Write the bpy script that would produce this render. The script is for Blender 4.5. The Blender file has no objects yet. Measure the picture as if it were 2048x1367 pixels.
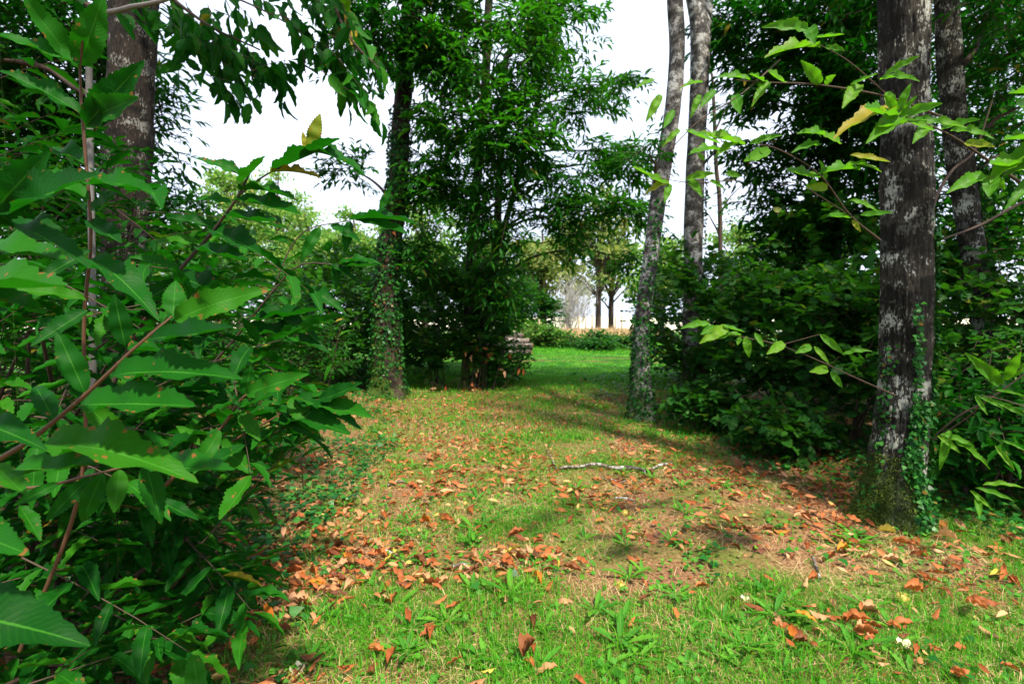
import bpy, math, random
import numpy as np
from mathutils import Matrix, Vector

rng = np.random.default_rng(7)
random.seed(7)
scene = bpy.context.scene
COL = scene.collection
R = math.radians

# ------------------------------------------------------------------ camera, world, sun, exposure
FPX = 1024.0            # focal length in pixels of the 2048 px wide photograph (18 mm on 36 mm)
HOR = 632.0             # horizon row of the photograph
PITCH = math.atan((683.5 - HOR) / FPX)
CAMZ = 1.5
cam_data = bpy.data.cameras.new('camera')
cam_data.lens = 18.0; cam_data.sensor_width = 36.0
cam_data.dof.use_dof = True; cam_data.dof.focus_distance = 1.35; cam_data.dof.aperture_fstop = 5.6
cam_data.clip_start = 0.05; cam_data.clip_end = 2000
cam = bpy.data.objects.new('camera', cam_data); COL.objects.link(cam)
cam.location = (0, 0, CAMZ); cam.rotation_euler = (math.pi / 2 - PITCH, 0, 0)
scene.camera = cam

SUN_EL, SUN_AZ = 58.0, 150.0     # azimuth clockwise from +Y: the sun stands behind the camera, to its right
world = bpy.data.worlds.new('World'); scene.world = world; world.use_nodes = True
wn, wl = world.node_tree.nodes, world.node_tree.links
wn.clear()
sky = wn.new('ShaderNodeTexSky'); sky.sky_type = 'NISHITA'; sky.sun_disc = False
sky.sun_elevation = R(SUN_EL); sky.sun_rotation = R(SUN_AZ)
sky.air_density = 1.0; sky.dust_density = 4.0; sky.ozone_density = 1.5
tc = wn.new('ShaderNodeTexCoord')
cn = wn.new('ShaderNodeTexNoise'); cn.inputs['Scale'].default_value = 2.2; cn.inputs['Detail'].default_value = 7
wl.new(tc.outputs['Generated'], cn.inputs['Vector'])
cr = wn.new('ShaderNodeValToRGB'); cr.color_ramp.elements[0].position = 0.40; cr.color_ramp.elements[1].position = 0.58
cr.color_ramp.elements[0].color = (0.7, 0.7, 0.7, 1)
wl.new(cn.outputs['Fac'], cr.inputs['Fac'])
mx = wn.new('ShaderNodeMixRGB'); mx.inputs['Color2'].default_value = (5.2, 5.75, 6.9, 1)
wl.new(cr.outputs['Color'], mx.inputs['Fac']); wl.new(sky.outputs['Color'], mx.inputs['Color1'])
bg = wn.new('ShaderNodeBackground'); bg.inputs['Strength'].default_value = 0.13
wo = wn.new('ShaderNodeOutputWorld')
wl.new(mx.outputs['Color'], bg.inputs['Color']); wl.new(bg.outputs['Background'], wo.inputs['Surface'])

sd = bpy.data.lights.new('sun', 'SUN'); sd.energy = 5.0; sd.angle = R(2.5); sd.color = (1.0, 0.92, 0.76)
sun = bpy.data.objects.new('sun', sd); COL.objects.link(sun)
sv = Vector((math.sin(R(SUN_AZ)) * math.cos(R(SUN_EL)), math.cos(R(SUN_AZ)) * math.cos(R(SUN_EL)), math.sin(R(SUN_EL))))
sun.location = (6, -10, 14); sun.rotation_euler = sv.to_track_quat('Z', 'Y').to_euler()

scene.view_settings.view_transform = 'Standard'; scene.view_settings.look = 'None'
scene.view_settings.gamma = 1.0; scene.view_settings.use_curve_mapping = False
scene.view_settings.exposure = 1.05
scene.render.engine = 'CYCLES'
scene.cycles.max_bounces = 7; scene.cycles.diffuse_bounces = 3; scene.cycles.glossy_bounces = 2
scene.cycles.transmission_bounces = 3; scene.cycles.caustics_reflective = False; scene.cycles.caustics_refractive = False

# ------------------------------------------------------------------ helpers
CP, SP = math.cos(PITCH), math.sin(PITCH)
def ray(px, py):
    a, b = (px - 1024.0) / FPX, (683.5 - py) / FPX
    return np.array((a, CP + b * SP, b * CP - SP))
def P(px, py, d):                        # photograph pixel at a distance d straight ahead -> world
    r = ray(px, py); return np.array((0, 0, CAMZ)) + r * (d / r[1])
def project(p):                          # world (n,3) -> pixel, depth
    q = np.atleast_2d(p) - np.array((0, 0, CAMZ))
    f = q[:, 1] * CP - q[:, 2] * SP; u = q[:, 1] * SP + q[:, 2] * CP
    f = np.where(np.abs(f) < 1e-4, 1e-4, f)
    return 1024 + FPX * q[:, 0] / f, 683.5 - FPX * u / f, f

def _h(i, j, k, s):
    n = (i * 73856093) ^ (j * 19349663) ^ (k * 83492791) ^ (s * 2654435761)
    n = (n ^ (n >> 13)) * 1274126177
    return ((n ^ (n >> 16)) & 0xffff) / 65535.0
def vnoise(p, s=0):                      # value noise on (n,3)
    p = np.asarray(p, float); i = np.floor(p).astype(np.int64); f = p - i; f = f * f * (3 - 2 * f)
    r = 0
    for a in (0, 1):
        for b in (0, 1):
            for c in (0, 1):
                w = (f[:, 0] if a else 1 - f[:, 0]) * (f[:, 1] if b else 1 - f[:, 1]) * (f[:, 2] if c else 1 - f[:, 2])
                r = r + w * _h(i[:, 0] + a, i[:, 1] + b, i[:, 2] + c, s)
    return r
def fbm(p, s=0, o=3):
    p = np.asarray(p, float); r = 0; a = .5
    for k in range(o): r = r + a * vnoise(p * 2 ** k, s + k); a *= .5
    return r / (1 - .5 ** o)
def xy0(x, y, k=1.0):
    x = np.asarray(x, float).ravel(); y = np.asarray(y, float).ravel()
    return np.stack([x * k, y * k, np.zeros_like(x)], 1)
def gz(x, y):                            # height of the ground
    x = np.asarray(x, float); y = np.asarray(y, float)
    b = (fbm(xy0(x, y, .55), 3).reshape(x.shape) - .5) * .16
    near = (fbm(xy0(x, y, 3.1), 9).reshape(x.shape) - .5) * .05 * np.clip(1.4 - y / 14, 0, 1)
    bank = .10 * np.clip((np.abs(x - .3 - y * .08) - 2.2) / 3, 0, 1) * np.clip((16 - y) / 4, 0, 1)
    rut = -.015 * (np.exp(-((y - 16.9) / .25) ** 2) + np.exp(-((y - 18.6) / .28) ** 2))
    return b + near + bank + rut
def G(px, py):                           # photograph pixel on the ground
    r = ray(px, py); t = -CAMZ / min(r[2], -1e-3)
    for _ in range(4):
        x, y = r[0] * t, r[1] * t
        t = (float(gz(np.array([x]), np.array([y]))[0]) - CAMZ) / r[2]
    return np.array((r[0] * t, r[1] * t, CAMZ + r[2] * t))
def onground(x, y): return np.array((x, y, float(gz(np.array([x]), np.array([y]))[0])))

def mesh_np(name, V, F, mat=None, uv=None, rnd=None, smooth=True):
    """V (n,3); F list of (m,k) arrays (each k constant); uv (n,2) per vertex; rnd (n,)"""
    me = bpy.data.meshes.new(name)
    F = [np.asarray(f, np.int32) for f in (F if isinstance(F, list) else [F]) if len(f)]
    loops = np.concatenate([f.ravel() for f in F]); tot = np.concatenate([np.full(len(f), f.shape[1], np.int32) for f in F])
    me.vertices.add(len(V)); me.vertices.foreach_set('co', np.asarray(V, np.float32).ravel())
    me.loops.add(len(loops)); me.loops.foreach_set('vertex_index', loops)
    me.polygons.add(len(tot)); st = np.concatenate([[0], np.cumsum(tot)[:-1]]).astype(np.int32)
    me.polygons.foreach_set('loop_start', st); me.polygons.foreach_set('loop_total', tot)
    if smooth: me.polygons.foreach_set('use_smooth', np.ones(len(tot), bool))
    if uv is not None:
        l = me.uv_layers.new(name='UVMap'); l.data.foreach_set('uv', np.asarray(uv, np.float32)[loops].ravel())
    if rnd is not None:
        a = me.attributes.new('rnd', 'FLOAT', 'POINT'); a.data.foreach_set('value', np.asarray(rnd, np.float32))
    me.update(calc_edges=True)
    if mat: me.materials.append(mat)
    return me
def obj(name, me, parent=None, loc=None, label=None, cat=None, group=None, kind=None):
    o = bpy.data.objects.new(name, me); COL.objects.link(o)
    if parent is not None: o.parent = parent
    if loc is not None: o.location = loc
    if label: o['label'] = label
    if cat: o['category'] = cat
    if group: o['group'] = group
    if kind: o['kind'] = kind
    return o
def thing(name, loc, label, cat, group=None):
    return obj(name, None, None, loc, label, cat, group)

def spline(pts, n):                      # smooth resampled curve through rows of pts (any number of columns)
    p = np.asarray(pts, float)
    if len(p) < 3: return p[0] + (p[-1] - p[0]) * np.linspace(0, 1, n)[:, None]
    q = np.vstack([2 * p[0] - p[1], p, 2 * p[-1] - p[-2]])
    seg = np.linalg.norm(np.diff(p[:, :3], axis=0), axis=1); c = np.concatenate([[0], np.cumsum(seg)])
    t = np.linspace(0, c[-1] * .99999, n); k = np.clip(np.searchsorted(c, t, 'right') - 1, 0, len(p) - 2)
    u = ((t - c[k]) / np.maximum(seg[k], 1e-9))[:, None]
    a, b, cc, d = q[k], q[k + 1], q[k + 2], q[k + 3]
    return .5 * (2 * b + (cc - a) * u + (2 * a - 5 * b + 4 * cc - d) * u ** 2 + (3 * b - a - 3 * cc + d) * u ** 3)
def tube(path, rad, sides=6, rough=None):
    """path (n,3), rad (n,) -> V, quads ; rough(theta, arc, ring pos) multiplies radius"""
    p = np.asarray(path, float); n = len(p)
    t = np.gradient(p, axis=0); t /= np.linalg.norm(t, axis=1)[:, None] + 1e-9
    ref = np.array((0, 1., 0)) if abs(t[0, 1]) < .9 else np.array((1., 0, 0))
    a = np.cross(t, ref); a /= np.linalg.norm(a, axis=1)[:, None] + 1e-9; b = np.cross(a, t)
    th = np.linspace(0, 2 * np.pi, sides, endpoint=False)
    rr = np.repeat(np.asarray(rad, float)[:, None], sides, 1)
    if rough is not None:
        arc = np.concatenate([[0], np.cumsum(np.linalg.norm(np.diff(p, axis=0), axis=1))])
        rr = rr * rough(np.tile(th, (n, 1)), np.repeat(arc[:, None], sides, 1), rr)
    V = p[:, None] + rr[..., None] * (np.cos(th)[None, :, None] * a[:, None] + np.sin(th)[None, :, None] * b[:, None])
    i = np.arange(n - 1)[:, None] * sides; j = np.arange(sides)[None]; j2 = (j + 1) % sides
    F = np.stack([i + j, i + j2, i + sides + j2, i + sides + j], -1).reshape(-1, 4)
    return V.reshape(-1, 3), F
def join(parts):                         # [(V,F),...] -> V, [F...]
    vs, fs, k = [], [], 0
    for v, f in parts:
        vs.append(v)
        for ff in (f if isinstance(f, list) else [f]): fs.append(np.asarray(ff) + k)
        k += len(v)
    by = {}
    for f in fs: by.setdefault(f.shape[1], []).append(f)
    return np.vstack(vs), [np.vstack(x) for x in by.values()]
def unit(v): return v / (np.linalg.norm(v, axis=-1, keepdims=True) + 1e-9)

# ------------------------------------------------------------------ materials
def mat_new(name):
    m = bpy.data.materials.new(name); m.use_nodes = True
    n, l = m.node_tree.nodes, m.node_tree.links; n.clear()
    return m, n, l
def ramp(n, stops):
    r = n.new('ShaderNodeValToRGB'); e = r.color_ramp.elements
    while len(e) < len(stops): e.new(.5)
    for k, (p, c) in enumerate(stops): e[k].position = p; e[k].color = (*c, 1)
    return r
def math_node(n, l, op, a, b=None, c=None):
    m = n.new('ShaderNodeMath'); m.operation = op
    for k, v in enumerate((a, b, c)):
        if v is None: continue
        if isinstance(v, (int, float)): m.inputs[k].default_value = v
        else: l.new(v, m.inputs[k])
    return m.outputs[0]
def mixc(n, l, f, a, b, blend='MIX'):
    m = n.new('ShaderNodeMixRGB'); m.blend_type = blend
    for k, v in ((0, f), (1, a), (2, b)):
        if isinstance(v, (int, float)): m.inputs[k].default_value = v
        elif isinstance(v, tuple): m.inputs[k].default_value = (*v, 1)
        else: l.new(v, m.inputs[k])
    return m.outputs[0]

def leaf_mat(name, stops, veins=22, vein_col=(.05, .21, .018), rough=.48, trans=.35, tcol=(.13, .34, .01), damage=.0, spec=.14, blot=None, det=True):
    m, n, l = mat_new(name)
    at = n.new('ShaderNodeAttribute'); at.attribute_name = 'rnd'
    oi = n.new('ShaderNodeObjectInfo')
    r = math_node(n, l, 'FRACT', math_node(n, l, 'ADD', at.outputs['Fac'], oi.outputs['Random']))
    base = ramp(n, stops); l.new(r, base.inputs['Fac']); col = base.outputs['Color']
    bs = n.new('ShaderNodeBsdfPrincipled'); bs.inputs['Roughness'].default_value = rough
    bs.inputs['Specular IOR Level'].default_value = spec
    if det:
        uv = n.new('ShaderNodeUVMap'); sx = n.new('ShaderNodeSeparateXYZ'); l.new(uv.outputs['UV'], sx.inputs[0])
        u, v = sx.outputs[0], sx.outputs[1]
        av = math_node(n, l, 'ABSOLUTE', math_node(n, l, 'SUBTRACT', v, .5))        # 0 midrib .. .5 rim
        w = math_node(n, l, 'SINE', math_node(n, l, 'MULTIPLY', math_node(n, l, 'SUBTRACT', u, math_node(n, l, 'MULTIPLY', av, .34)), veins * 6.283))
        ln = math_node(n, l, 'POWER', math_node(n, l, 'MULTIPLY_ADD', w, .5, .5), 7.0)
        mid = math_node(n, l, 'LESS_THAN', av, .022)
        col = mixc(n, l, math_node(n, l, 'MULTIPLY', ln, .08), col, vein_col)
        col = mixc(n, l, math_node(n, l, 'MULTIPLY', mid, .62), col, vein_col)
        geo = n.new('ShaderNodeNewGeometry')
        nz = n.new('ShaderNodeTexNoise'); nz.inputs['Scale'].default_value = 22; nz.inputs['Detail'].default_value = 4
        l.new(geo.outputs['Position'], nz.inputs['Vector'])
        col = mixc(n, l, math_node(n, l, 'MULTIPLY', nz.outputs['Fac'], .45), col, mixc(n, l, 1.0, col, (.55, .62, .5), 'MULTIPLY'))
        if damage:
            n2 = n.new('ShaderNodeTexNoise'); n2.inputs['Scale'].default_value = 60; n2.inputs['Detail'].default_value = 3
            l.new(geo.outputs['Position'], n2.inputs['Vector'])
            edge = math_node(n, l, 'MULTIPLY_ADD', av, .22, n2.outputs['Fac'])
            edge = math_node(n, l, 'MULTIPLY_ADD', math_node(n, l, 'SUBTRACT', r, .5), .06, edge)
            rr = ramp(n, [(.78 - damage, (0, 0, 0)), (.82 - damage, (1, 1, 1))]); l.new(edge, rr.inputs['Fac'])
            col = mixc(n, l, rr.outputs['Color'], col, (.17, .075, .02))
        bmp = n.new('ShaderNodeBump'); bmp.inputs['Strength'].default_value = .2; bmp.inputs['Distance'].default_value = .0015
        hh = math_node(n, l, 'SUBTRACT', math_node(n, l, 'MULTIPLY', w, .35), math_node(n, l, 'MULTIPLY', mid, 1.2))
        l.new(hh, bmp.inputs['Height']); l.new(bmp.outputs['Normal'], bs.inputs['Normal'])
    l.new(col, bs.inputs['Base Color'])
    tr = n.new('ShaderNodeBsdfTranslucent')
    l.new(mixc(n, l, .6, mixc(n, l, 1.0, col, (1.3, 1.6, .8), 'MULTIPLY'), tcol), tr.inputs['Color'])
    ms = n.new('ShaderNodeMixShader'); ms.inputs[0].default_value = trans
    l.new(bs.outputs[0], ms.inputs[1]); l.new(tr.outputs[0], ms.inputs[2])
    out = n.new('ShaderNodeOutputMaterial'); l.new(ms.outputs[0], out.inputs['Surface'])
    return m

YB = (.30, .22, .02)
M_chest = leaf_mat('chestnut_leaf', [(0, (.003, .040, .004)), (.35, (.005, .062, .005)), (.7, (.010, .092, .005)), (.98, (.024, .125, .005)), (.996, YB), (1, (.2, .08, .015))],
                   damage=.045, spec=.07, rough=.5, trans=.30, tcol=(.014, .20, .003))
M_chest_far = leaf_mat('chestnut_crown_leaf', [(0, (.005, .040, .007)), (.5, (.008, .062, .008)), (.9, (.02, .095, .008)), (.97, (.07, .11, .01)), (1, (.18, .075, .012))],
                       det=False, trans=.34, tcol=(.05, .25, .006), rough=.5)
M_crown = leaf_mat('sunlit_crown_leaf', [(0, (.004, .042, .005)), (.45, (.010, .088, .007)), (.9, (.024, .135, .008)), (.985, (.06, .15, .01)), (1, (.24, .10, .012))], det=False, trans=.42, tcol=(.06, .32, .005), rough=.5)  # sunlit brightness of the middle crown is put into the leaf colour
M_bright = leaf_mat('lit_tint_leaf', [(0, (.035, .15, .006)), (.5, (.06, .20, .008)), (.95, (.10, .24, .010)), (1, (.30, .22, .02))], damage=.03, trans=.42, tcol=(.16, .45, .01), vein_col=(.18, .36, .03))  # brighter yellow-green paints in the light on the right-hand branches
M_hazel = leaf_mat('hazel_leaf', [(0, (.006, .046, .008)), (.5, (.010, .072, .009)), (.92, (.028, .11, .012)), (1, (.14, .14, .02))], veins=8, trans=.32, tcol=(.06, .27, .008), rough=.55, det=False)
M_hazel_d = leaf_mat('hazel_leaf_near', [(0, (.007, .052, .008)), (.5, (.013, .082, .009)), (.92, (.035, .125, .012)), (1, (.16, .16, .02))], veins=8, trans=.34, tcol=(.07, .3, .008), rough=.5, damage=.02)
M_ivy = leaf_mat('ivy_leaf', [(0, (.005, .045, .009)), (.5, (.012, .085, .012)), (.96, (.035, .15, .018)), (1, (.2, .06, .02))], det=False, trans=.12, rough=.38, tcol=(.05, .2, .01))
M_fartree = leaf_mat('far_tree_leaf', [(0, (.06, .17, .03)), (.5, (.12, .26, .05)), (.9, (.22, .32, .07)), (1, (.34, .28, .08))], det=False, trans=.4, tcol=(.2, .38, .04), rough=.7, spec=.1)  # paler leaf colour stands in for glow and sun on distant trees
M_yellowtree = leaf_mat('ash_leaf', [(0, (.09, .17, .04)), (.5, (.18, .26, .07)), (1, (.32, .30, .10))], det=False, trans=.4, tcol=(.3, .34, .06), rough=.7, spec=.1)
M_grass = leaf_mat('grass_blade', [(0, (.022, .13, .006)), (.5, (.055, .27, .008)), (.91, (.13, .36, .012)), (.95, (.30, .26, .07)), (1, (.42, .33, .13))], det=False, trans=.35, tcol=(.11, .42, .01), rough=.5, spec=.2)
M_weed = leaf_mat('weed_leaf', [(0, (.03, .15, .012)), (.6, (.055, .22, .014)), (1, (.10, .28, .02))], veins=5, det=True, trans=.3, tcol=(.12, .4, .01), rough=.55, vein_col=(.2, .38, .08))
M_weed_far = leaf_mat('rough_meadow_leaf', [(0, (.02, .08, .01)), (.5, (.05, .15, .015)), (1, (.16, .22, .05))], det=False, trans=.3, tcol=(.1, .3, .02), rough=.7, spec=.1)
M_straw = leaf_mat('straw', [(0, (.28, .18, .08)), (.5, (.42, .29, .14)), (1, (.58, .43, .24))], det=False, trans=.1, tcol=(.4, .28, .12), rough=.6, spec=.15)
def dead_mat(name, a, b): return leaf_mat(name, [(0, a), (.5, tuple((x + y) / 2 for x, y in zip(a, b))), (1, b)], veins=18, vein_col=tuple(x * .55 for x in a), trans=.16, tcol=tuple(min(1, x * 1.5) for x in b), rough=.6, spec=.25, damage=.02)
M_dead = {
    'russet': dead_mat('russet_dead_leaf', (.26, .065, .018), (.44, .14, .04)),
    'tan': dead_mat('tan_dead_leaf', (.40, .19, .085), (.56, .31, .17)),
    'dark brown': dead_mat('brown_dead_leaf', (.11, .032, .014), (.20, .065, .022)),
    'orange': dead_mat('orange_dead_leaf', (.46, .12, .015), (.60, .24, .02)),
    'yellow': dead_mat('yellow_dead_leaf', (.50, .36, .04), (.62, .50, .12)),
}
M_litter = leaf_mat('litter_leaf', [(0, (.12, .035, .014)), (.35, (.28, .075, .022)), (.7, (.36, .125, .045)), (.95, (.50, .27, .14)), (1, (.50, .32, .08))], det=False, trans=.12, tcol=(.4, .15, .04), rough=.6)

def bark_mat(name, dark, light, pale, patch=.5, vert=14, moss=.5, mossz=.7, scale=1.0):
    m, n, l = mat_new(name)
    tcn = n.new('ShaderNodeTexCoord'); o = tcn.outputs['Object']
    mp = n.new('ShaderNodeMapping'); mp.inputs['Scale'].default_value = (vert * scale, vert * scale, 3.6 * scale); l.new(o, mp.inputs[0])
    fur = n.new('ShaderNodeTexNoise'); fur.inputs['Scale'].default_value = 4; fur.inputs['Detail'].default_value = 6; fur.inputs['Roughness'].default_value = .65
    l.new(mp.outputs[0], fur.inputs['Vector'])
    c1 = ramp(n, [(.38, dark), (.56, light), (.72, tuple(min(1, x * 1.5) for x in light))]); l.new(fur.outputs['Fac'], c1.inputs['Fac'])
    pn = n.new('ShaderNodeTexNoise'); pn.inputs['Scale'].default_value = 5.5 * scale; pn.inputs['Detail'].default_value = 5; pn.inputs['Roughness'].default_value = .6
    l.new(o, pn.inputs['Vector'])
    fn = n.new('ShaderNodeTexNoise'); fn.inputs['Scale'].default_value = 45 * scale; fn.inputs['Detail'].default_value = 4
    mp2 = n.new('ShaderNodeMapping'); mp2.inputs['Scale'].default_value = (1.6, 1.6, .9); l.new(o, mp2.inputs[0]); l.new(mp2.outputs[0], fn.inputs['Vector'])
    s = math_node(n, l, 'MULTIPLY_ADD', fn.outputs['Fac'], .55, math_node(n, l, 'MULTIPLY', fur.outputs['Fac'], .45))
    s = math_node(n, l, 'ADD', s, math_node(n, l, 'MULTIPLY', pn.outputs['Fac'], 1.0))
    pr = ramp(n, [(1.12 - patch * .25 - .045 if False else .5, (0, 0, 0)), (.6, (1, 1, 1))])
    sc_ = math_node(n, l, 'MULTIPLY', math_node(n, l, 'SUBTRACT', s, .96 - patch * .2), 2.2)
    l.new(sc_, pr.inputs['Fac'])
    c = mixc(n, l, pr.outputs['Color'], c1.outputs['Color'], pale)
    # broad dark lichen / algae blotches
    dn = n.new('ShaderNodeTexNoise'); dn.inputs['Scale'].default_value = 3.0 * scale; dn.inputs['Detail'].default_value = 6
    mp3 = n.new('ShaderNodeMapping'); mp3.inputs['Location'].default_value = (4, 7, 1); mp3.inputs['Scale'].default_value = (1, 1, 1.5); l.new(o, mp3.inputs[0]); l.new(mp3.outputs[0], dn.inputs['Vector'])
    dr = ramp(n, [(.475, (0, 0, 0)), (.54, (1, 1, 1))]); l.new(dn.outputs['Fac'], dr.inputs['Fac'])
    c = mixc(n, l, math_node(n, l, 'MULTIPLY', dr.outputs['Color'], .82), c, tuple(x * .5 for x in dark))
    sx = n.new('ShaderNodeSeparateXYZ'); l.new(o, sx.inputs[0])
    mz = math_node(n, l, 'SUBTRACT', 1.0, math_node(n, l, 'DIVIDE', sx.outputs[2], mossz))
    mz = math_node(n, l, 'ADD', mz, math_node(n, l, 'MULTIPLY', math_node(n, l, 'SUBTRACT', pn.outputs['Fac'], .5), 3.5))
    mz = math_node(n, l, 'SUBTRACT', mz, math_node(n, l, 'MULTIPLY', sx.outputs[0], 2.2))
    mr = ramp(n, [(.35, (0, 0, 0)), (.8, (1, 1, 1))]); l.new(mz, mr.inputs['Fac'])
    c = mixc(n, l, math_node(n, l, 'MULTIPLY', mr.outputs['Color'], moss), c, (.045, .085, .008))
    bs = n.new('ShaderNodeBsdfPrincipled'); bs.inputs['Roughness'].default_value = .85; bs.inputs['Specular IOR Level'].default_value = .2
    l.new(c, bs.inputs['Base Color'])
    b = n.new('ShaderNodeBump'); b.inputs['Strength'].default_value = .9; b.inputs['Distance'].default_value = .016
    l.new(math_node(n, l, 'MULTIPLY_ADD', fn.outputs['Fac'], .35, fur.outputs['Fac']), b.inputs['Height']); l.new(b.outputs['Normal'], bs.inputs['Normal'])
    out = n.new('ShaderNodeOutputMaterial'); l.new(bs.outputs[0], out.inputs['Surface'])
    return m
M_bark = bark_mat('chestnut_bark', (.009, .008, .006), (.045, .040, .031), (.31, .32, .28), patch=.72)
M_bark_red = bark_mat('old_reddish_bark', (.006, .005, .004), (.024, .017, .013), (.17, .17, .155), patch=.45, vert=18)
M_bark_dark = bark_mat('ivy_grown_bark', (.012, .009, .006), (.05, .035, .024), (.16, .15, .12), patch=.15, moss=.9, mossz=1.6)
M_bark_grey = bark_mat('smooth_grey_bark', (.045, .040, .037), (.15, .14, .13), (.40, .40, .39), patch=.85, vert=5, moss=.7, mossz=1.0, scale=1.3)
def plain(name, col, rough=.8, var=.4, scale=30):
    m, n, l = mat_new(name)
    tcn = n.new('ShaderNodeTexCoord'); nz = n.new('ShaderNodeTexNoise'); nz.inputs['Scale'].default_value = scale; nz.inputs['Detail'].default_value = 4
    l.new(tcn.outputs['Object'], nz.inputs['Vector'])
    bs = n.new('ShaderNodeBsdfPrincipled'); bs.inputs['Roughness'].default_value = rough; bs.inputs['Specular IOR Level'].default_value = .25
    l.new(mixc(n, l, nz.outputs['Fac'], tuple(x * (1 - var) for x in col), tuple(min(1, x * (1 + var)) for x in col)), bs.inputs['Base Color'])
    out = n.new('ShaderNodeOutputMaterial'); l.new(bs.outputs[0], out.inputs['Surface']); return m
M_twig = plain('twig_bark', (.055, .036, .026)); M_twig_grey = plain('grey_twig', (.16, .15, .14)); M_stem_red = plain('red_brown_stem', (.085, .042, .022), .55)
M_pale_twig = plain('bleached_twig', (.36, .35, .31)); M_post = plain('weathered_post', (.36, .27, .19), .9, .3, 12)
M_stick = bark_mat('lichened_stick', (.05, .035, .025), (.20, .16, .13), (.62, .62, .58), patch=.8, moss=0, scale=3)
M_cut = plain('cut_wood', (.52, .20, .07), .8, .3, 25); M_logbark = bark_mat('log_bark', (.06, .045, .035), (.20, .16, .14), (.4, .38, .36), patch=.4, moss=0)
M_burr = plain('burr_spines', (.55, .40, .10), .7); M_burr_pale = plain('burr_lining', (.75, .62, .40), .6)
M_moss = plain('moss', (.055, .085, .008), .95, .6, 14)

# ------------------------------------------------------------------ leaf templates
def leaf_template(rows, prof, teeth=0.0, fold=.16, bend=-.25, ratio=.34, wave=0., twist=0.):
    """returns V (x width -.5...5, y 0..1, z), F, uv. centre line plus two rims"""
    V, U = [], []
    for i in range(rows + 1):
        t = i / rows; w = prof(t) * .5; tt = t
        if teeth and 0 < i < rows:
            if i % 2: w *= 1 + teeth; tt = t + .35 / rows
            else: w *= 1 - teeth * .6
        z = bend * t * t; y = t - .15 * abs(bend) * t * t
        wv = wave * math.sin(t * 17)
        tw = twist * t
        for s in (-1, 0, 1):
            x = s * w; zz = z + (abs(s) * fold * w * 2 + s * s * wv * w * 2)
            X = x * math.cos(tw) - 0; zz = z + (zz - z) * ratio + x * math.sin(tw) * ratio
            yy = (tt if s else t) - .15 * abs(bend) * t * t
            V.append((X, yy, zz)); U.append((t, .5 + .5 * s))
    F = []
    for i in range(rows):
        a = i * 3
        F += [(a, a + 1, a + 4, a + 3), (a + 1, a + 2, a + 5, a + 4)]
    return np.array(V), np.array(F), np.array(U)
lance = lambda t: (math.sin(math.pi * min(1, t * .98 + .015) ** .82) ** .85) if 0 < t < 1 else .03
ovate = lambda t: (math.sin(math.pi * t ** .72) ** .62) if 0 < t < 1 else .04
obov = lambda t: (math.sin(math.pi * t ** 1.25) ** .8) if 0 < t < 1 else .1
T_chest_hi = [leaf_template(26, lance, .09, .26, b, wave=w, twist=tw) for b, w, tw in ((-.22, .12, .2), (-.05, .1, -.15), (-.38, .14, .1), (.1, .08, .3))]
T_chest_mid = [leaf_template(8, lance, .10, .3, b, twist=tw) for b, tw in ((-.25, .2), (-.05, -.2), (-.4, 0.))]
T_chest_lo = leaf_template(3, lambda t: (.75, 1., .8, .05)[int(round(t * 3))] if t > 0 else .06, 0, .22, -.25)
T_hazel_hi = [leaf_template(10, ovate, .08, .14, b, ratio=.8, wave=.1) for b in (-.15, -.3)]
T_hazel_lo = leaf_template(3, lambda t: (.06, .95, .85, .06)[int(round(t * 3))], 0, .15, -.2)
T_blob = leaf_template(2, lambda t: (.1, 1., .1)[int(round(t * 2))], 0, .15, -.2)
T_deadw = [leaf_template(8, lance, .1, .6, b, wave=.3, twist=tw) for b, tw in ((-.3, .8), (.2, -1.2))]
# ivy: five-pointed
_iv = np.array([(0, 0, 0), (.45, .12, .03), (.3, .45, .0), (.22, .6, .02), (0, 1, -.1), (-.22, .6, .02), (-.3, .45, 0), (-.45, .12, .03)])
T_ivy = (_iv, [np.array([(0, 1, 2, 3), (0, 3, 4, 5), (0, 5, 6, 7)])], np.stack([_iv[:, 1], _iv[:, 0] + .5], 1))

def basis(D, N):
    D = unit(D); S = unit(np.cross(D, N)); N = np.cross(S, D); return D, S, N
def scatter(tmpl, B, D, N, L, W):
    """joined leaves. B,D,N (m,3) ; L,W (m,)"""
    V, F, U = tmpl; F = F if isinstance(F, list) else [F]; m = len(B)
    D, S, N = basis(D, N)
    out = (B[:, None] + S[:, None] * (V[None, :, 0:1] * W[:, None, None]) + D[:, None] * (V[None, :, 1:2] * L[:, None, None])
           + N[:, None] * (V[None, :, 2:3] * L[:, None, None] * np.where(np.abs(V[None, :, 2:3]) > 0, 1, 1)))
    k = len(V); off = (np.arange(m) * k)[:, None, None]
    FF = [(f[None] + off).reshape(-1, f.shape[1]) for f in F]
    return out.reshape(-1, 3), FF, np.tile(U, (m, 1)), np.repeat(rng.random(m), k)
_shared = {}
def shared_meshes(key, tmpls, mat, L=1.0, W=.34):
    if key not in _shared:
        res = []
        for V, F, U in tmpls:
            v = V * np.array((W, 1, 1)) * L
            res.append(mesh_np(key, v, F, mat, U))
        _shared[key] = res
    return _shared[key]
def put_leaves(plant, base, meshes, B, D, N, L, name='leaf'):
    D, S, N = basis(D, N)
    for i in range(len(B)):
        o = bpy.data.objects.new(name, meshes[i % len(meshes)]); COL.objects.link(o); o.parent = plant
        k = L[i]; s, d, n, b = S[i] * k, D[i] * k, N[i] * k, B[i] - base
        o.matrix_basis = Matrix(((s[0], d[0], n[0], b[0]), (s[1], d[1], n[1], b[1]), (s[2], d[2], n[2], b[2]), (0, 0, 0, 1)))

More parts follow.
